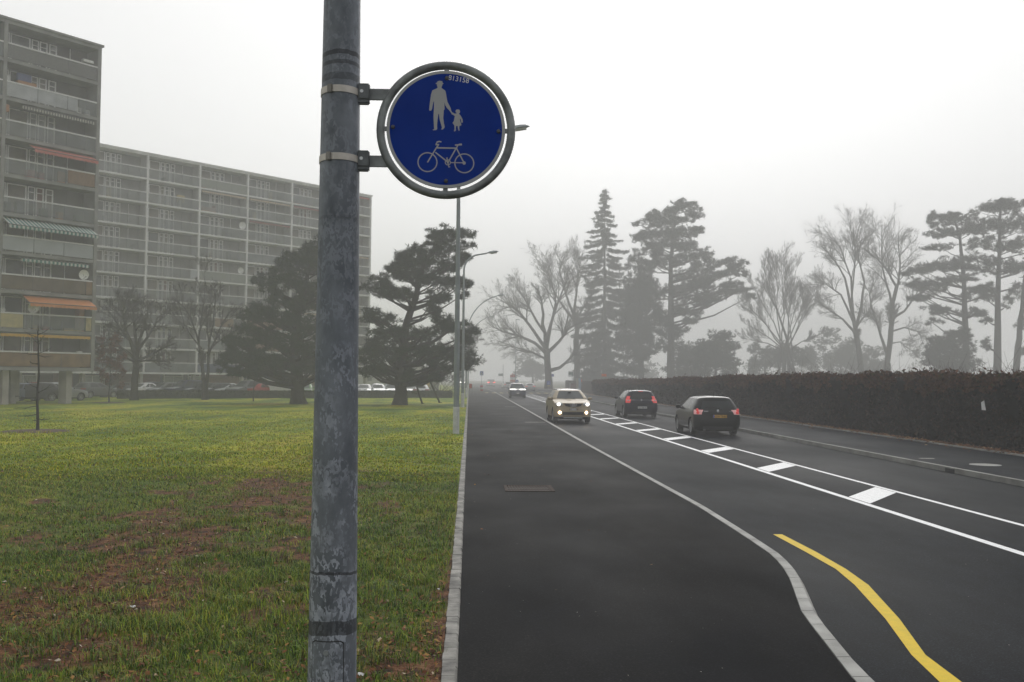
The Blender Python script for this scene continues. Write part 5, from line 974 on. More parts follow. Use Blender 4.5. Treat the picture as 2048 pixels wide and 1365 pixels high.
# ================================================================== CARS
def carpaint(name, col, rough=.3, metal=.0, cc=.4):
    m = mat(name, col, rough, metal, var=.06, scale=1.5, spec=.08); m.node_tree.nodes['Principled BSDF'].inputs['Coat Weight'].default_value = cc; m.node_tree.nodes['Principled BSDF'].inputs['Coat Roughness'].default_value = .03; m.node_tree.nodes['Principled BSDF'].inputs['Coat IOR'].default_value = 1.35; return m
GLS = mat('car_glass', (.012,.014,.015), .06, spec=.25, var=.3, scale=2)
GLSW = mat('car_windscreen', (.05,.056,.058), .12, spec=.25, var=.5, scale=1.6)
TRIM = mat('black_trim', (.009,.009,.01), .6, spec=.15)
CHROME = mat('chrome', (.55,.56,.57), .2, .8)
RIMM = mat('alloy', (.33,.34,.35), .35, .5)
HEAD_ON = mat('headlight_lit', (.9,.88,.8), .3, emit=9, ecol=(1, .96, .86)); FOG_ON = mat('foglight_lit', (.9,.8,.6), .3, emit=14, ecol=(1, .72, .42))
HEAD_OFF = mat('headlight_glass', (.4,.42,.43), .12, spec=.7)
TAIL_ON = mat('taillight_lit', (.5,.03,.03), .25, emit=.3, ecol=(1, .1, .09)); TAIL_PALE = mat('taillight_pale', (.6,.36,.35), .25, emit=.12, ecol=(1, .3, .3)); TAIL_OFF = mat('taillight_red', (.25,.015,.015), .2)
PL_Y = mat('plate_yellow', (.5,.27,.02), .5); PL_W = mat('plate_white', (.5,.5,.5), .5); PL_B = mat('plate_blue', (.03,.08,.35), .5)

GLSR = mat('car_rear_glass', (.03,.034,.035), .3, spec=.08, var=.3, scale=1.5)
def ring_pts(z, yf, yr, hw, rf, rr, bowf=.06, bowr=.04, crown=0.0):
    P = []
    def edge(y, a, b, n_, s, bow): return [(a+(b-a)*i/(n_-1), y-s*bow*((a+(b-a)*i/(n_-1))/hw)**2) for i in range(n_)]
    rf = min(rf, hw*.9); rr = min(rr, hw*.9)
    P += edge(yf, -(hw-rf), hw-rf, 9, 1, bowf)
    yfe = yf-bowf*((hw-rf)/hw)**2; yre = yr+bowr*((hw-rr)/hw)**2
    P += [(hw-rf+rf*math.sin(a), yfe-rf*(1-math.cos(a))) for a in [PI/2*k/6 for k in range(1, 6)]]
    P += [(hw, (yfe-rf)+((yre+rr)-(yfe-rf))*i/20) for i in range(21)]
    P += [(hw-rr+rr*math.cos(a), yre+rr-rr*math.sin(a)) for a in [PI/2*k/6 for k in range(1, 6)]]
    P += edge(yr, hw-rr, -(hw-rr), 9, -1, bowr)
    P += [(-(hw-rr)-rr*math.sin(a), yre+rr-rr*math.cos(a)) for a in [PI/2*k/6 for k in range(1, 6)]]
    P += [(-hw, (yre+rr)+((yfe-rf)-(yre+rr))*i/20) for i in range(21)]
    P += [(-(hw-rf)-rf*math.cos(a), yfe-rf+rf*math.sin(a)) for a in [PI/2*k/6 for k in range(1, 6)]]
    return [(x, y, z+crown*(1-min(1, (x/hw)**2))) for x, y in P]
NR = 80
def make_car(name, label, cat, sl, tags, paint, wheels, rim_n=8, group=None, axle=(1.3, -1.25), track=.74, wr=.32, mats=None, sills=True):
    """sl: slices bottom to top; tags(i, j, c) names the panel of every quad"""
    t = empty(name); tag(t, label, cat, group)
    names = ['body']; V = []; Fc = []; Mi = []
    rings = [ring_pts(*s) for s in sl]
    for R_ in rings: V += R_
    for i in range(len(rings)-1):
        for j in range(NR):
            q = (i*NR+j, i*NR+(j+1) % NR, (i+1)*NR+(j+1) % NR, (i+1)*NR+j); c = sum((Vector(V[k]) for k in q), Vector())/4
            nm = tags(i, j, c) or 'body'
            if nm not in names: names.append(nm)
            Fc.append(q); Mi.append(names.index(nm))
    Fc.append(tuple(range(NR-1, -1, -1))); Mi.append(0); Fc.append(tuple((len(rings)-1)*NR+k for k in range(NR))); Mi.append(0)
    me = bpy.data.meshes.new('body'); me.from_pydata(V, [], Fc)
    M_ = dict(mats or {}); names.append('wheel_arch')
    for nm in names: me.materials.append(M_.get(nm, paint) if nm == 'body' or nm in M_ else {'windscreen': GLSW, 'rear_window': GLSR, 'side_window': GLS, 'wheel_arch': TRIM, 'bumper_trim': TRIM, 'headlight': HEAD_OFF, 'taillight': TAIL_ON, 'roof': paint}.get(nm, TRIM))
    me.polygons.foreach_set('material_index', Mi)
    bm = bmesh.new(); bm.from_mesh(me); bmesh.ops.recalc_face_normals(bm, faces=bm.faces[:]); bm.to_mesh(me); bm.free()
    tmp = bpy.data.objects.new('tmp', me); COL.objects.link(tmp); cut = []
    for ya in axle:
        for sgn in (-1, 1):
            cb = MB(); n_ = 28; ra = wr+.055; x0, x1 = (sgn*(track-.16), sgn*(track+.4)) if sgn > 0 else (sgn*(track+.4), sgn*(track-.16))
            cb.add([(x, ya+ra*math.cos(2*PI*k/n_), wr+.01+ra*math.sin(2*PI*k/n_)) for x in (x0, x1) for k in range(n_)], [tuple(range(n_-1, -1, -1)), tuple(range(n_, 2*n_))]+[(k, (k+1) % n_, n_+(k+1) % n_, n_+k) for k in range(n_)])
            c = cb.build('cut', TRIM, fix=True); cut.append(c); md = tmp.modifiers.new('b', 'BOOLEAN'); md.object = c; md.operation = 'DIFFERENCE'; md.solver = 'EXACT'; md.material_mode = 'TRANSFER'
    dg = bpy.context.evaluated_depsgraph_get(); dg.update(); m2 = bpy.data.meshes.new_from_object(tmp.evaluated_get(dg)); mm = list(m2.materials)
    for c in cut+[tmp]: bpy.data.objects.remove(c)
    bm0 = bmesh.new(); bm0.from_mesh(m2)
    keyof = {}
    for f in bm0.faces:
        nm = names[f.material_index] if f.material_index < len(names) else 'wheel_arch'
        if nm == 'wheel_arch': nm = 'body'
        sd = ''
        if nm in ('side_window', 'headlight', 'taillight'): sd = 'R' if f.calc_center_median().x > 0 else 'L'
        keyof.setdefault((nm, sd), []).append(f.index)
    body = None
    for (nm, sd), idx in sorted(keyof.items(), key=lambda kv: kv[0][0] != 'body'):
        b2 = bm0.copy(); b2.faces.ensure_lookup_table(); s_ = set(idx); bmesh.ops.delete(b2, geom=[f for f in b2.faces if f.index not in s_], context='FACES')
        me3 = bpy.data.meshes.new(nm); b2.to_mesh(me3); b2.free()
        for q in mm: me3.materials.append(q)
        me3.polygons.foreach_set('use_smooth', [True]*len(me3.polygons)); me3.set_sharp_from_angle(angle=math.radians(38))
        o = bpy.data.objects.new('window' if nm == 'side_window' else nm, me3); COL.objects.link(o); o.parent = t
        if nm == 'body': body = o
    bm0.free()
    # underside and wheels
    wk = 0
    for ya in axle:
        for sgn in (-1, 1):
            prof = [(wr*.66, -.1), (wr*.9, -.105), (wr*.985, -.08), (wr, -.04), (wr, .04), (wr*.985, .08), (wr*.9, .105), (wr*.66, .1)]
            ty = MB().lathe(prof, 'X', 32, c=(sgn*track, ya, wr)).build('tyre', BLACK, None, smooth=45)
            wh = bpy.data.objects.new('wheel', ty.data); bpy.data.objects.remove(ty); COL.objects.link(wh); wh.parent = t
            rm = MB(); xo = sgn*(track+.085); rm.lathe([(wr*.68, sgn*.015), (wr*.6, sgn*.012), (wr*.58, -sgn*.05)], 'X', 32, c=(xo, ya, wr)).lathe([(0, sgn*.012), (wr*.16, sgn*.01), (wr*.18, -sgn*.03)], 'X', 16, c=(xo, ya, wr)); rm.lathe([(0, -sgn*.055), (wr*.6, -sgn*.055)], 'X', 20, 1, c=(xo, ya, wr))
            for k in range(rim_n):
                a = 2*PI*k/rim_n; e = Vector((0, math.cos(a), math.sin(a))); s = Vector((0, -math.sin(a), math.cos(a))); c0 = Vector((xo-sgn*.004, ya, wr)); d = Vector((sgn, 0, 0))
                vs = [c0+e*wr*.12+s*.03, c0+e*wr*.12-s*.03, c0+e*wr*.6-s*.022, c0+e*wr*.6+s*.022]; rm.add([v for v in vs]+[v-d*.03 for v in vs], [(0, 1, 2, 3), (7, 6, 5, 4), (0, 4, 5, 1), (1, 5, 6, 2), (2, 6, 7, 3), (3, 7, 4, 0)])
            rm.build('rim', [RIMM, TRIM], wh, smooth=35)
    MB().bbox(-track+.13, track-.13, axle[1]-.5, axle[0]+.5, .17, .36, .04).build('underside', TRIM, t)
    return t
def mirrors(t, y, z, hw, paint):
    for s in (-1, 1):
        mb = MB(); vs = []; M = Matrix.Translation((s*(hw+.11), y, z))
        for i in range(7):
            a = PI*i/6; r_ = math.sin(a); 
            for k in range(12): b = 2*PI*k/12; vs.append(((-math.cos(a))*.105, .06*r_**.6*math.cos(b), .075*r_**.6*math.sin(b)))
        mb.add(vs, [(i*12+k, i*12+(k+1) % 12, (i+1)*12+(k+1) % 12, (i+1)*12+k) for i in range(6) for k in range(12)], 0, M); mb.box(-s*.16, -s*.06, -.03, .03, -.06, -.02, 1, M); mb.bbox(-.085, .085, -.066, -.04, -.055, .055, .01, 1, M)
        mb.build('mirror', [paint, TRIM], t, smooth=50)
def plate(t, y, z, kind, txt, facing, w_=.52, x=0):
    """facing -1: read from behind, +1: read from the front"""
    mb = MB(); M = Matrix.Translation((x, y, z)) @ (Matrix.Identity(4) if facing < 0 else Matrix.Rotation(PI, 4, 'Z'))
    mb.bbox(-w_/2, w_/2, -.012, .0, -.055, .055, .003, 0, M); text_into(mb, txt, .1, M @ Matrix.Translation((.02, -.0135, 0)) @ FACE, .002, 1)
    if kind == 'y': mb.box(-w_/2+.002, -w_/2+.05, -.0132, -.0118, -.052, .052, 2, M)
    mb.build('number_plate', [PL_Y if kind == 'y' else PL_W, TRIM, PL_B], t)
def win_tags(i0, i1, side, nofront=False):
    return None

# --- black three door hatchback (seen from behind)
NAVYBLK = carpaint('paint_black', (.0035,.0036,.0048)); BLUEBLK = carpaint('paint_midnight', (.006,.006,.017)); TAN = carpaint('paint_sand', (.33,.275,.195), .4, .1, .2)
def hatch_slices(L, W, H, hood=.86, belt=.98, nose=.0, yw0=.98, yw1=.3, yr0=-1.92, yr1=-1.62, tumble=.2, rc=.32, rake=.0):
    h = W/2; f, b = L/2, -L/2
    S = [(.2, f-.12, b+.16, h-.09, .4, .3), (.3, f-.03, b+.06, h-.02, .45, .28), (.44, f, b+.005, h, .48, .26), (.58, f-.01, b, h, .5, .26), (.7, f-.05, b+.02, h-.005, .5, .26),
         (hood-.06, f-.14, b+.05, h-.008, .5, .27), (hood, f-.34, b+.07, h-.012, .5, .28), ((hood+belt)/2, (f-.34)*.5+yw0*.5, b+.1, h-.022, .45, .3), (belt, yw0+.03, yr0-.02, h-.04, .36, .32),
         (belt+.03, yw0-.02, yr0, h-.055, .26, rc)]
    z0, z1 = belt+.03, H-.11; yA, yB = yw0-.02, yw1
    for k in (1, 2, 3, 4, 5): q = k/5; S.append((z0+(z1-z0)*q, yA+(yB-yA)*q, yr0+(yr1-yr0)*q**1.3, h-.055-tumble*q**1.2, .26-.06*q, rc-.06*q))
    hr = h-.055-tumble
    S += [(H-.075, yw1-.08, yr1+.03, hr-.035, .2, .24, .06, .04, .0), (H-.05, yw1-.2, yr1+.09, hr-.085, .2, .22, .05, .04, .006), (H-.03, yw1-.36, yr1+.2, hr-.17, .2, .2, .04, .04, .012), (H-.018, yw1-.6, yr1+.45, hr-.32, .15, .15, .02, .02, .013)]
    return [s if len(s) > 6 else s+(.07, .05, 0.) for s in S]
IB = 9     # slice index where glass starts
def side_ok(j, lo, hi):
    """fraction along the side, 0 front .. 1 rear"""
    if 13 <= j < 34: q = (j-13.5)/20
    elif 53 <= j < 74: q = 1-(j-53.5)/20
    else: return False
    return any(a <= q <= b for a, b in zip(lo, hi))
S1 = hatch_slices(4.18, 1.756, 1.475, belt=.97, yr0=-1.9, yr1=-1.66, tumble=.19, rc=.3)
def tg1(i, j, c):
    if IB <= i < IB+5 and j in range(0, 8): return 'windscreen'
    if IB <= i < IB+4 and 39 <= j < 49: return 'rear_window'
    if IB <= i < IB+5 and side_ok(j, (.06, .5), (.44, .82)): return 'side_window'
    if (i in (5, 6, 7)) and (35 <= j < 40 or 48 <= j < 53): return 'taillight'
    if i in (5, 6) and (8 <= j < 13 or j >= 74): return 'headlight'
    if i < 1: return 'bumper_trim'
car1 = make_car('hatchback_car', 'glossy black three door hatchback with a yellow rear plate, nearest car driving away', 'car', S1, tg1, NAVYBLK, None, 8, 'cars on the road', (1.3, -1.24), .755, .315, {'taillight': TAIL_PALE})
mirrors(car1, .72, 1.02, .82, NAVYBLK)
b_ = -2.09
plate(car1, b_-.005, .735, 'y', '6258 TB 61', -1, .52, .06)
MB().bbox(-.3, .42, b_-.012, b_+.02, .80, .83, .008).build('plate_lip', TRIM, car1)
for s in (-1, 1):
    m_ = MB().lathe([(0, -.03), (.05, -.022), (.06, 0)], 'Y', 18, c=(s*.74, b_+.105, .87)).lathe([(0, -.03), (.045, -.022), (.055, 0)], 'Y', 18, c=(s*.755, b_+.14, .97)); m_.build('brake_lamp', TAIL_ON, car1)
m_ = MB().lathe([(0, -.02), (.05, -.018), (.055, 0)], 'Y', 20, c=(0, b_+.075, .93)); m_.build('badge', CHROME, car1)
m_ = MB().bbox(-.52, -.36, b_+.05, b_+.066, .905, .935, .004); m_.build('lettering', CHROME, car1); MB().bbox(.42, .54, b_+.05, b_+.066, .905, .93, .004).build('lettering', CHROME, car1)
m_ = MB().tube([(.02, -1.99, 1.03), (-.2, -1.975, 1.06), (-.46, -1.96, 1.055)], [.018, .013, .01], 6).lathe([(0, -.03), (.03, -.025), (.035, .02)], 'Y', 12, c=(.03, -1.97, 1.03)); m_.build('rear_wiper', TRIM, car1)
MB().tube([(0, -1.3, 1.455), (0, -1.36, 1.6), (0, -1.42, 1.68)], [.012, .006, .004], 6).build('antenna', TRIM, car1)
MB().tube([(-.5, b_+.2, .24), (-.5, b_+.0, .23)], .035, 10).build('exhaust_pipe', DSTEEL, car1)
MB().bbox(-.56, .56, b_+.015, b_+.1, .24, .36, .02).build('bumper_insert', TRIM, car1)
for s in (-1, 1): MB().bbox(s*.853-.012, s*.853+.012, .02, .2, .86, .885, .006).build('door_handle', NAVYBLK, car1)
# --- midnight five door hatchback (behind)
S2 = hatch_slices(4.245, 1.775, 1.48, belt=.98, yr0=-1.86, yr1=-1.72, tumble=.2, rc=.3)
def tg2(i, j, c):
    if IB <= i < IB+5 and j in range(0, 8): return 'windscreen'
    if IB <= i < IB+4 and 40 <= j < 48: return 'rear_window'
    if IB <= i < IB+5 and side_ok(j, (.05, .36, .68), (.33, .64, .84)): return 'side_window'
    if (i in (5, 6, 7, 8, 9, 10)) and ((36 <= j < 39 or 49 <= j < 52) if i > 7 else (36 <= j < 40 or 48 <= j < 52)): return 'taillight'
    if i in (5, 6) and (8 <= j < 13 or j >= 74): return 'headlight'
    if i < 1: return 'bumper_trim'
car2 = make_car('hatchback_car', 'midnight blue five door hatchback with tall red tail lamps, ahead of the black one', 'car', S2, tg2, BLUEBLK, None, 5, 'cars on the road', (1.35, -1.3), .765, .315)
b_ = -2.122; mirrors(car2, .75, 1.03, .83, BLUEBLK); plate(car2, b_+.0, .56, 'w', 'GE 348 912', -1, .5, .03)
for s in (-1, 1): MB().bbox(s*.70-.07, s*.70+.07, b_+.085, b_+.14, .905, .95, .01).build('reversing_lamp', mat('white_lamp', (.55,.5,.5), .2), car2)
m_ = MB().lathe([(0, -.02), (.045, -.018), (.05, 0)], 'Y', 20, c=(0, b_+.09, .94)); m_.build('badge', CHROME, car2); MB().bbox(-.52, -.38, b_+.07, b_+.085, .955, .975, .004).build('lettering', CHROME, car2)
MB().tube([(0, -1.95, 1.04), (.25, -1.95, 1.07), (.42, -1.94, 1.065)], [.016, .012, .01], 6).build('rear_wiper', TRIM, car2)
MB().bbox(-.12, .12, -1.76, -1.70, 1.395, 1.42, .008).build('high_brake_lamp', TAIL_ON, car2); MB().tube([(0, -1.2, 1.46), (0, -1.3, 1.62)], [.012, .005], 6).build('antenna', TRIM, car2)
MB().bbox(-.5, .5, b_-.004, b_+.06, .70, .75, .015).build('tailgate_recess', TRIM, car2); MB().bbox(-.5, .5, b_+.02, b_+.1, .23, .33, .02).build('bumper_insert', TRIM, car2)
for s in (-1, 1):
    for y in (-.75, .25): MB().bbox(s*.863-.012, s*.863+.012, y, y+.18, .87, .895, .006).build('door_handle', BLUEBLK, car2)
# --- sand coloured crossover (coming towards)
S3 = hatch_slices(4.31, 1.79, 1.6, hood=1.0, belt=1.1, yw0=1.05, yw1=.42, yr0=-1.95, yr1=-1.6, tumble=.22)
def tg3(i, j, c):
    if IB <= i < IB+5 and (j in range(0, 8) or j == 8 or j == 79): return 'windscreen'
    if IB <= i < IB+4 and 40 <= j < 48: return 'rear_window'
    if IB <= i < IB+5 and side_ok(j, (.05, .38, .7), (.35, .66, .88)): return 'side_window'
    if i in (5, 6, 7) and (36 <= j < 40 or 48 <= j < 52): return 'taillight'
    if i < 1: return 'bumper_trim'
    if IB+6 <= i: return 'roof'
car3 = make_car('crossover_car', 'sand coloured crossover with lit headlights and fog lamps coming along the left lane', 'car', S3, tg3, TAN, None, 5, 'cars on the road', (1.35, -1.28), .77, .345, {'taillight': TAIL_OFF, 'roof': mat('dark_roof', (.05,.05,.05), .25)})
f_ = 2.155; mirrors(car3, .82, 1.13, .86, TAN)
def blob(mb, c, rx, ry, rz, mi=0, n_=20, m_=10, M=None):
    vs = []
    for i in range(m_+1):
        a = PI*i/m_
        for k in range(n_): b = 2*PI*k/n_; vs.append((c[0]+rx*math.sin(a)*math.cos(b), c[1]-ry*math.cos(a), c[2]+rz*math.sin(a)*math.sin(b)))
    mb.add(vs, [(i*n_+k, i*n_+(k+1) % n_, (i+1)*n_+(k+1) % n_, (i+1)*n_+k) for i in range(m_) for k in range(n_)], mi, M); return mb
for s in (-1, 1):
    h = blob(MB(), (s*.64, f_-.2, .865), .19, .13, .105).build('headlight', HEAD_OFF, car3, smooth=60); blob(MB(), (s*.67, f_-.12, .875), .088, .07, .066).build('lit_bulb', HEAD_ON, h, smooth=60)
    MB().lathe([(0, .03), (.062, .02), (.075, -.06)], 'Y', 24, c=(s*.62, f_-.06, .5)).build('fog_lamp', FOG_ON, car3, smooth=60)
g_ = MB(); g_.prism([(-.42, .92), (-.36, .81), (-.2, .775), (.2, .775), (.36, .81), (.42, .92)], f_-.1, f_-.035)
for i in range(9): x = -.36+i*.09; g_.bbox(x-.008, x+.008, f_-.036, f_-.028, .8, .91, .002, 1)
for z in (.82, .86, .9): g_.bbox(-.36, .36, f_-.036, f_-.03, z-.006, z+.006, .002, 1)
g_.build('grille', [TRIM, DSTEEL], car3)
v_ = MB().tube([(-.165, f_-.02, .925), (-.1, f_-.005, .765), (.1, f_-.005, .765), (.165, f_-.02, .925)], .017, 8).ring((0, f_-.012, .86), .062, .011, n=24, m=8).bbox(-.075, .075, f_-.022, f_-.004, .847, .873, .004); v_.build('badge', CHROME, car3, smooth=40)
plate(car3, f_+.01, .655, 'w', 'GE 73 506', 1, .3)
MB().bbox(-.52, .52, f_-.1, f_+.008, .36, .57, .04).build('lower_intake', TRIM, car3); MB().bbox(-.45, .45, f_-.12, f_+.004, .235, .285, .015).build('skid_plate', RIMM, car3)
for s in (-1, 1): MB().tube([(s*.2-.02, 1.12, 1.12), (s*.2+.38, 1.07, 1.15)], .011, 6).build('wiper', TRIM, car3)
blob(MB(), (0, .62, 1.42), .09, .03, .035).build('inside_mirror', TRIM, car3)
for s in (-1, 1): MB().tube([(s*.56, .2, 1.555), (s*.57, -.5, 1.585), (s*.56, -1.35, 1.55)], .018, 8).build('roof_bar', RIMM, car3)

def place(t, u, v, rz, z=0., s=1.03, dy=0.):
    g = G(u, v, z); t.location = (g.x, g.y+dy, z); t.rotation_euler = (0, 0, rz); t.scale = (s, s, s); return g
# rear (or front) bumper sits at the surveyed line, so shift by half a length
g = G(1437, 873); car1.location = (g.x, g.y+2.1, 0); car1.scale = (1.035,)*3; car1.rotation_euler = (0, 0, math.radians(-.6))
g = G(1283, 836.5); car2.location = (g.x, g.y+2.1, 0); car2.scale = (1.05,)*3
g = G(1144, 847); car3.location = (g.x, g.y+2.1, 0); car3.scale = (1.035,)*3; car3.rotation_euler = (0, 0, PI+math.radians(1.2))

# --- simple recipe used for the rest: body loft with its own colour and lights
def plain_car(name, label, cat, paint, L=4.2, W=1.75, H=1.45, van=False, head=HEAD_OFF, tail=TAIL_OFF, group=None, sedan=False, hood=.86, belt=.97):
    if van: S = hatch_slices(L, W, H, hood=1.05, belt=1.2, yw0=1.5, yw1=.95, yr0=-L/2+.08, yr1=-L/2+.14, tumble=.1, rc=.12)
    elif sedan:
        S = hatch_slices(L, W, H, hood=hood, belt=belt, yr0=-1.35, yr1=-.85, tumble=.2)
    else: S = hatch_slices(L, W, H, hood=hood, belt=belt, yr0=-L/2+.18, yr1=-L/2+.48, tumble=.19)
    def tg(i, j, c):
        if IB <= i < IB+5 and j in range(0, 8): return 'windscreen'
        if IB <= i < IB+4 and 40 <= j < 48 and not van: return 'rear_window'
        if IB <= i < IB+5 and side_ok(j, (.05, .4) if not van else (.04,), (.36, .85) if not van else (.3,)): return 'side_window'
        if i in (5, 6) and (35 <= j < 41 or 47 <= j < 53): return 'taillight'
        if i in (5, 6) and (6 <= j < 13 or j >= 74 or j < 2): return 'headlight'
        if i < 1: return 'bumper_trim'
    t = make_car(name, label, cat, S, tg, paint, None, 6, group, (L*.31, -L*.3), W*.43, .31, {'taillight': tail, 'headlight': head})
    mirrors(t, .78 if not van else 1.3, 1.02 if not van else 1.2, W/2-.04, paint)
    MB().bbox(-.4, .4, L/2-.1, L/2+.006, .36, .5, .02).build('lower_intake', TRIM, t); MB().bbox(-.35, .35, L/2-.12, L/2-.035, .68, .76, .015).build('grille', TRIM, t)
    return t
SILV = carpaint('paint_silver', (.36,.37,.38), .3, .3); WHT = carpaint('paint_white', (.6,.6,.6)); GRY = carpaint('paint_grey', (.1,.105,.11)); DRK = carpaint('paint_charcoal', (.02,.021,.024)); RED = carpaint('paint_red', (.28,.015,.015)); GRN = carpaint('paint_green', (.09,.2,.06)); NAV = carpaint('paint_navy', (.014,.017,.045)); BLU = carpaint('paint_steel_blue', (.1,.13,.2))
HEAD_DIM = mat('headlight_dim', (.8,.8,.78), .3, emit=1.6, ecol=(1, .97, .9))
mpv = plain_car('people_carrier', 'dark navy people carrier with pale headlights following the sand coloured car', 'car', NAV, 4.4, 1.79, 1.64, head=HEAD_DIM, group='cars on the road', hood=.95, belt=1.05)
MB().tube([(-.36, 2.2, .74), (-.25, 2.215, .64), (.25, 2.215, .64), (.36, 2.2, .74)], .02, 8).ring((0, 2.19, .75), .05, .012, n=20, m=6).build('badge', CHROME, mpv); plate(mpv, 2.215, .54, 'w', 'GE 51 877', 1, .3)
g = G(1036, 797); mpv.location = (g.x, g.y+2.2, 0); mpv.rotation_euler = (0, 0, PI)
def far(t, u, v, Yd, rz):
    p = AT(u, v, Yd); t.location = (p.x, Yd, 0); t.rotation_euler = (0, 0, rz)
c_ = plain_car('saloon_car', 'silver saloon driving away with red tail lamps, beside the people carrier', 'car', SILV, 4.4, 1.72, 1.42, tail=TAIL_ON, group='cars on the road', sedan=True); far(c_, 1059, 783, 166, 0); plate(c_, -2.21, .6, 'w', 'GE 20 645', -1)
c_ = plain_car('estate_car', 'white estate car waiting beside the red and white barrier in the fog', 'car', WHT, 4.5, 1.75, 1.5, tail=TAIL_ON, group='cars on the road'); far(c_, 1013, 777, 208, math.radians(8)); plate(c_, -2.26, .62, 'w', 'GE 88 310', -1)
c_ = plain_car('van', 'pale van far away in the fog with two bright red tail lamps', 'van', WHT, 4.8, 1.9, 1.95, van=True, tail=mat('taillight_strong', (.6,.03,.03), .3, emit=7, ecol=(1, .1, .08)), group='cars on the road'); far(c_, 981, 772, 255, math.radians(4))
c_ = plain_car('oncoming_car', 'faint grey car with lit headlights glimpsed between the lamp posts', 'car', GRY, 4.3, 1.76, 1.5, head=HEAD_ON, group='cars on the road'); far(c_, 925, 775, 300, PI)

# --- parked cars before the blocks
grp = 'cars parked by the apartment blocks'
PK = [  # u, Y, paint, body style, label
 (118, 82, SILV, 'e', 'pale silver estate car parked between two pillars under the tall block'), (66, 80, DRK, 'h', 'charcoal hatchback half hidden by a pillar under the tall block'), (28, 79, BLU, 'h', 'steel blue car parked deepest under the tall block at the left edge'), (95, 88, RED, 'h', 'red car behind the black sapling under the tall block'),
 (192, 93, GRY, 'h', 'grey car parked just right of the corner pillar of the tall block'), (246, 96, DRK, 's', 'charcoal saloon parked behind the russet leaved tree'), (287, 97, WHT, 's', 'white saloon parked beside the spreading bare tree'), (296, 105, NAV, 'h', 'navy hatchback in the second row behind the white saloon'), (330, 97.5, GRY, 'h', 'grey hatchback parked in front of the pale lobby window'), (368, 98, NAV, 'v', 'dark navy people carrier parked before the brick wall'), (398, 98.5, DRK, 'h', 'charcoal hatchback parked left of the twin stemmed tree'),
 (430, 99, DRK, 'h', 'charcoal hatchback parked right of the twin stemmed tree'), (452, 100, SILV, 's', 'silver saloon parked near the thin sapling'), (492, 100, GRY, 'v', 'grey people carrier with a roof rack parked near the thin sapling'), (520, 101, RED, 's', 'red saloon parked left of the white van'), (610, 102, GRN, 'h', 'light green hatchback parked right of the white van'),
 (728, 104, WHT, 's', 'white saloon parked just right of the big pole'), (755, 104.5, SILV, 'h', 'silver hatchback parked left of the leaning pine trunk'), (783, 105, SILV, 'e', 'pale estate car parked directly behind the leaning pine trunk'), (812, 105.5, GRY, 'e', 'grey estate car parked right of the leaning pine trunk'), (842, 106, WHT, 's', 'white saloon at the right end of the parked row')]
protos = {}
kindn = {'h': 'hatchback_car', 's': 'saloon_car', 'e': 'estate_car', 'v': 'people_carrier'}
rr = random.Random(12)
def recolour(t, paint, first):
    for o in kids(t):
        if o.name.split('.')[0] in ('body', 'mirror', 'roof'):
            o.material_slots[0].link = 'OBJECT'; o.material_slots[0].material = paint
for u, Yd, pt, st, lab in PK:
    if st not in protos:
        c_ = plain_car(kindn[st], lab, 'car', pt, *{'h': (4.0, 1.7, 1.46), 's': (4.45, 1.75, 1.42), 'e': (4.5, 1.76, 1.5), 'v': (4.5, 1.82, 1.72)}[st], group=grp, sedan=st == 's', hood=.95 if st == 'v' else .86, belt=1.05 if st == 'v' else .97)
        protos[st] = c_
    else:
        c_ = copy_tree(protos[st]); c_['label'] = lab; recolour(c_, pt, None)
    p = AT(u, 785, Yd); c_.location = (p.x, Yd, .02); c_.rotation_euler = (0, 0, math.radians(rr.choice([180, 180, 165, 0])+rr.uniform(-6, 6)+(-35 if u < 600 else 0)))
pv_ = plain_car('van', 'white panel van parked behind the broad pine trunk', 'van', WHT, 4.9, 1.9, 2.0, van=True, group=grp); p = AT(562, 785, 101.5); pv_.location = (p.x, 101.8, .02); pv_.rotation_euler = (0, 0, math.radians(-95))
g_ = MB()
tag(MB().add([(-60, 84, .012), (-2.5, 108, .012), (-2.5, 125, .012), (-60, 125, .012)], [(0, 1, 2, 3)]).build('car_park', A_SIDE), kind='structure')

# ================================================================== SIGNS ALONG THE ROAD
SGB = mat('sign_blue_far', (.02,.06,.3), .5); ORG = mat('sign_orange', (.6,.13,.03), .6); REDP = mat('barrier_red', (.4,.03,.025), .6); SGW = mat('sign_white_far', (.55,.56,.56), .5)
def post(t, h, r_=.03, z0=-.1): MB().tube([(0, 0, z0), (0, 0, h)], r_, 10).build('post', STEEL, t)
# person sign on red and white foot
p = AT(963, 782, 162); t = empty('blue_sign', (p.x, 162, 0)); tag(t, 'square blue person sign on a post with red and white foot at the far crossing', 'road sign'); post(t, 2.75)
zt = AT(963, 747, 162).z; m_ = MB().bbox(-.27, .27, -.05, -.03, zt-.33, zt+.33, .02); pl = m_.build('panel', SGB, t)
m_ = MB().prism([(-.2, zt-.22), (.2, zt-.22), (0, zt+.2)], -.056, -.051); m_.lathe([(0, -.0595), (.04, -.0595), (.04, -.0565)], 'Y', 10, 1, c=(.0, 0, zt+.04)); m_.prism([(-.03, zt), (.03, zt), (.09, zt-.2), (.05, zt-.2), (0, zt-.1), (-.05, zt-.2), (-.09, zt-.2)], -.0585, -.0565, 1); m_.build('symbol', [SGW, TRIM], pl)
for k in range(3): MB().bbox(-.24, .24, -.2, .2, .02+k*.32, .34+k*.32-.004, .02).build('foot', REDP if k != 1 else SGW, t)
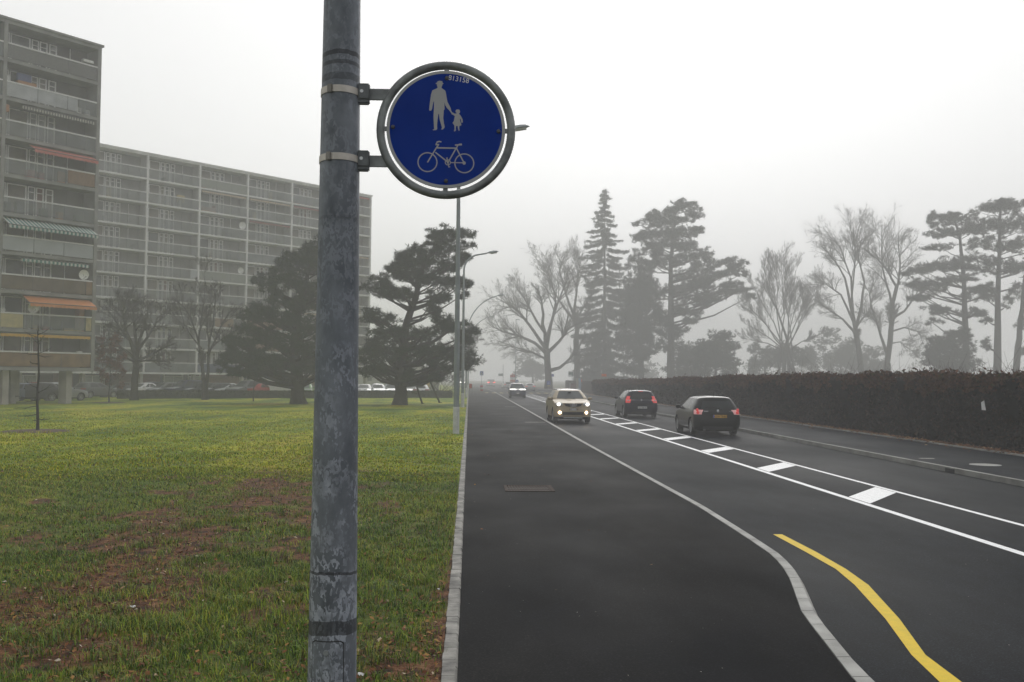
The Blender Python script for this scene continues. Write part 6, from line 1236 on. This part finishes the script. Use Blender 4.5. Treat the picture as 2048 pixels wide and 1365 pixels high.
# orange board on a trestle
p = G(941, 787, ZP); t = empty('trestle_sign', (p.x, p.y, ZP)); tag(t, 'orange red board on a black A frame at the edge of the path', 'road sign'); hz = AT(941, 768, p.y).z-ZP
MB().bbox(-.2, .2, -.06, -.03, hz-.62, hz, .01).build('board', mat('sign_red_orange', (.5,.06,.03), .6), t)
for s in (-1, 1):
    for f in (-1, 1): MB().tube([(s*.17, f*.02-.01, hz-.1), (s*.24, f*.3, 0)], .018, 8).build('leg', TRIM, t)
# roadworks barrier
p = AT(1025, 770, 192); t = empty('roadworks_barrier', (p.x, 192, 0)); tag(t, 'tall red and white striped roadworks beacons in the middle of the road', 'barrier')
for i, x in enumerate((-.32, 0, .32)):
    m_ = MB()
    for k in range(5): m_.bbox(x-.14, x+.14, -.03, .03, .35+k*.5, .35+k*.5+.498, .005, k % 2)
    m_.build('beacon', [REDP, SGW], t); MB().bbox(x-.155, x+.155, -.25, .25, 0, .12, .03).build('foot', TRIM, t)
MB().lathe([(0, 3.1), (.08, 3.05), (.09, 2.9), (.05, 2.85)], n=14).build('lamp', mat('amber_red', (.5,.06,.03), .4), t)
# keep-right arrow
p = AT(1034, 765, 188); t = empty('arrow_sign', (p.x, 188, 0)); tag(t, 'round blue direction arrow sign beside the striped beacons', 'road sign'); zt = AT(1033, 763, 188).z; post(t, zt+.3)
pl = MB().lathe([(0, -.05), (.3, -.05), (.3, -.03), (0, -.03)], 'Y', 28, c=(0, 0, zt)).build('disc', SGB, t); MB().prism([(-.2, zt-.02), (.0, zt-.16), (.0, zt-.2), (.17, zt-.2), (.17, zt-.02), (.13, zt-.02), (.05, zt-.1), (-.17, zt+.06)], -.056, -.051).build('arrow', SGW, pl)
# thin lamp post right of the beacons
p = AT(1031, 775, 196); t = empty('street_lamp', (p.x, 196, 0)); tag(t, 'thin straight lamp post rising behind the striped beacons in the fog', 'street lamp'); zt = AT(1031, 640, 196).z; MB().tube([(0, 0, -.1), (0, 0, zt*.5), (0, 0, zt)], [.1, .08, .05], 10).build('mast', LAMPG, t); MB().bbox(-.1, .7, -.12, .12, zt-.02, zt+.12, .03).build('lamp_head', LAMPG, t)
p = AT(1006, 772, 240); t = empty('direction_sign', (p.x, 240, 0)); tag(t, 'faint grey green direction board on a tall post, far off in the fog', 'road sign'); zt = AT(1000, 750, 240).z; MB().tube([(0, 0, -.1), (0, 0, zt+2.5)], .06, 8).build('post', STEEL, t); MB().bbox(-1.15, -.05, -.06, -.02, zt-.3, zt+.3, .02).build('board', mat('board_grey_green', (.25,.3,.28), .6), t)
# crossing sign by the oak
p = AT(1097, 785, 158); t = empty('crossing_sign', (p.x, 158, .12)); tag(t, 'blue pedestrian crossing sign on a short post before the oak trunk', 'road sign'); zt = AT(1097, 766, 158).z-.12; post(t, zt)
pl = MB().bbox(-.3, .3, -.05, -.03, zt-.35, zt+.32, .02).build('panel', SGB, t); MB().prism([(-.2, zt-.2), (.2, zt-.2), (0, zt+.18)], -.056, -.051).build('symbol', mat('symbol_pale', (.16,.2,.4), .6), pl); MB().bbox(-.2, .2, -.05, -.03, zt-.58, zt-.4, .01).build('yellow_plate', mat('plate_ochre', (.35,.25,.06), .6), t)
p = AT(1104, 780, 172); t = empty('blue_sign', (p.x+.1, 172, .12)); tag(t, 'small blue sign showing just right of the oak trunk', 'road sign'); zt = AT(1104, 751, 172).z-.12; post(t, zt); MB().bbox(-.2, .2, -.05, -.03, zt-.22, zt+.22, .02).build('panel', SGB, t)
# bus stop: flag, billboard, two totems
p = AT(1144, 780, 129); t = empty('bus_stop_sign', (p.x, 129, .12)); tag(t, 'white framed bus stop flag on a thin post above the billboard', 'bus stop'); zt = AT(1142, 748.5, 129).z-.12; post(t, zt+.35, .03)
MB().bbox(-.5, .2, -.05, -.03, zt-.35, zt+.35, .015).build('flag', SGW, t); MB().box(-.43, -.05, -.056, -.051, zt-.1, zt+.24).box(-.02, .13, -.056, -.051, zt-.26, zt+.24).build('pictogram', mat('flag_grey_green', (.2,.25,.23), .6), t)
p = AT(1150, 785, 127); t = empty('billboard', (p.x, 127, .12)); tag(t, 'low wide poster board with blurred red and violet print at the bus stop', 'billboard'); zt = AT(1150, 768, 127).z-.12
MB().bbox(-.6, .6, -.03, .03, zt-1.2, zt, .01).build('poster', mat('poster_print', (.2,.1,.12), .6, col2=(.3,.24,.22), scale=4), t)
for s in (-1, 1): MB().bbox(s*.64-.035, s*.64+.035, -.045, .045, -.1, zt+.04, .01).build('post', SGW, t)
for u, w_, c_, lab in [(1154.5, .28, (.36,.35,.3), 'narrow beige totem panel standing right of the poster board'), (1159.5, .33, (.3,.38,.46), 'narrow pale blue totem panel with a red corner beside the beige one')]:
    p = AT(u, 785, 126.5); t = empty('totem_panel', (p.x, 126.5, .12)); tag(t, lab, 'totem', 'bus stop panels'); zt = AT(u, 757, 126.5).z-.12
    MB().bbox(-w_/2, w_/2, -.06, .06, .5, zt, .02).build('panel', mat('totem_%d' % int(u), c_, .5, var=.12, scale=2), t); MB().bbox(-w_/2+.03, w_/2-.03, -.04, .04, -.05, .5, .01).build('foot', DSTEEL, t)
    if u > 1157: MB().bbox(w_/2, w_/2+.12, -.02, .02, zt-.45, zt-.1, .01).build('red_corner', ORG, t)
# orange roadworks sign at the hedge
Yd = 119.5; p = AT(1205.5, 791, Yd); t = empty('orange_sign', (p.x, Yd, .12)); tag(t, 'small orange sign on a thin leaning pole at the hedge', 'road sign'); q = AT(1208, 751, Yd)
MB().tube([(0, 0, -.1), (q.x-p.x, 0, q.z-.12+.1)], .028, 8).build('pole', STEEL, t); m_ = MB().bbox(q.x-p.x-.3, q.x-p.x+.3, -.05, -.03, q.z-.12-.16, q.z-.12+.16, .01).build('panel', ORG, t); text_=None
# thin grey rod with white top standing in the hedge
Yd = 48; p = AT(1436, 800, Yd); t = empty('marker_rod', (HF+.2, Yd, .1)); tag(t, 'thin rod with a pale clip sticking up above the hedge', 'rod'); MB().tube([(0, 0, 0), (.05, 0, 2.55)], .012, 6).build('rod', DSTEEL, t); MB().bbox(.0, .09, -.03, .0, 2.3, 2.5, .01).build('clip', SGW, t)
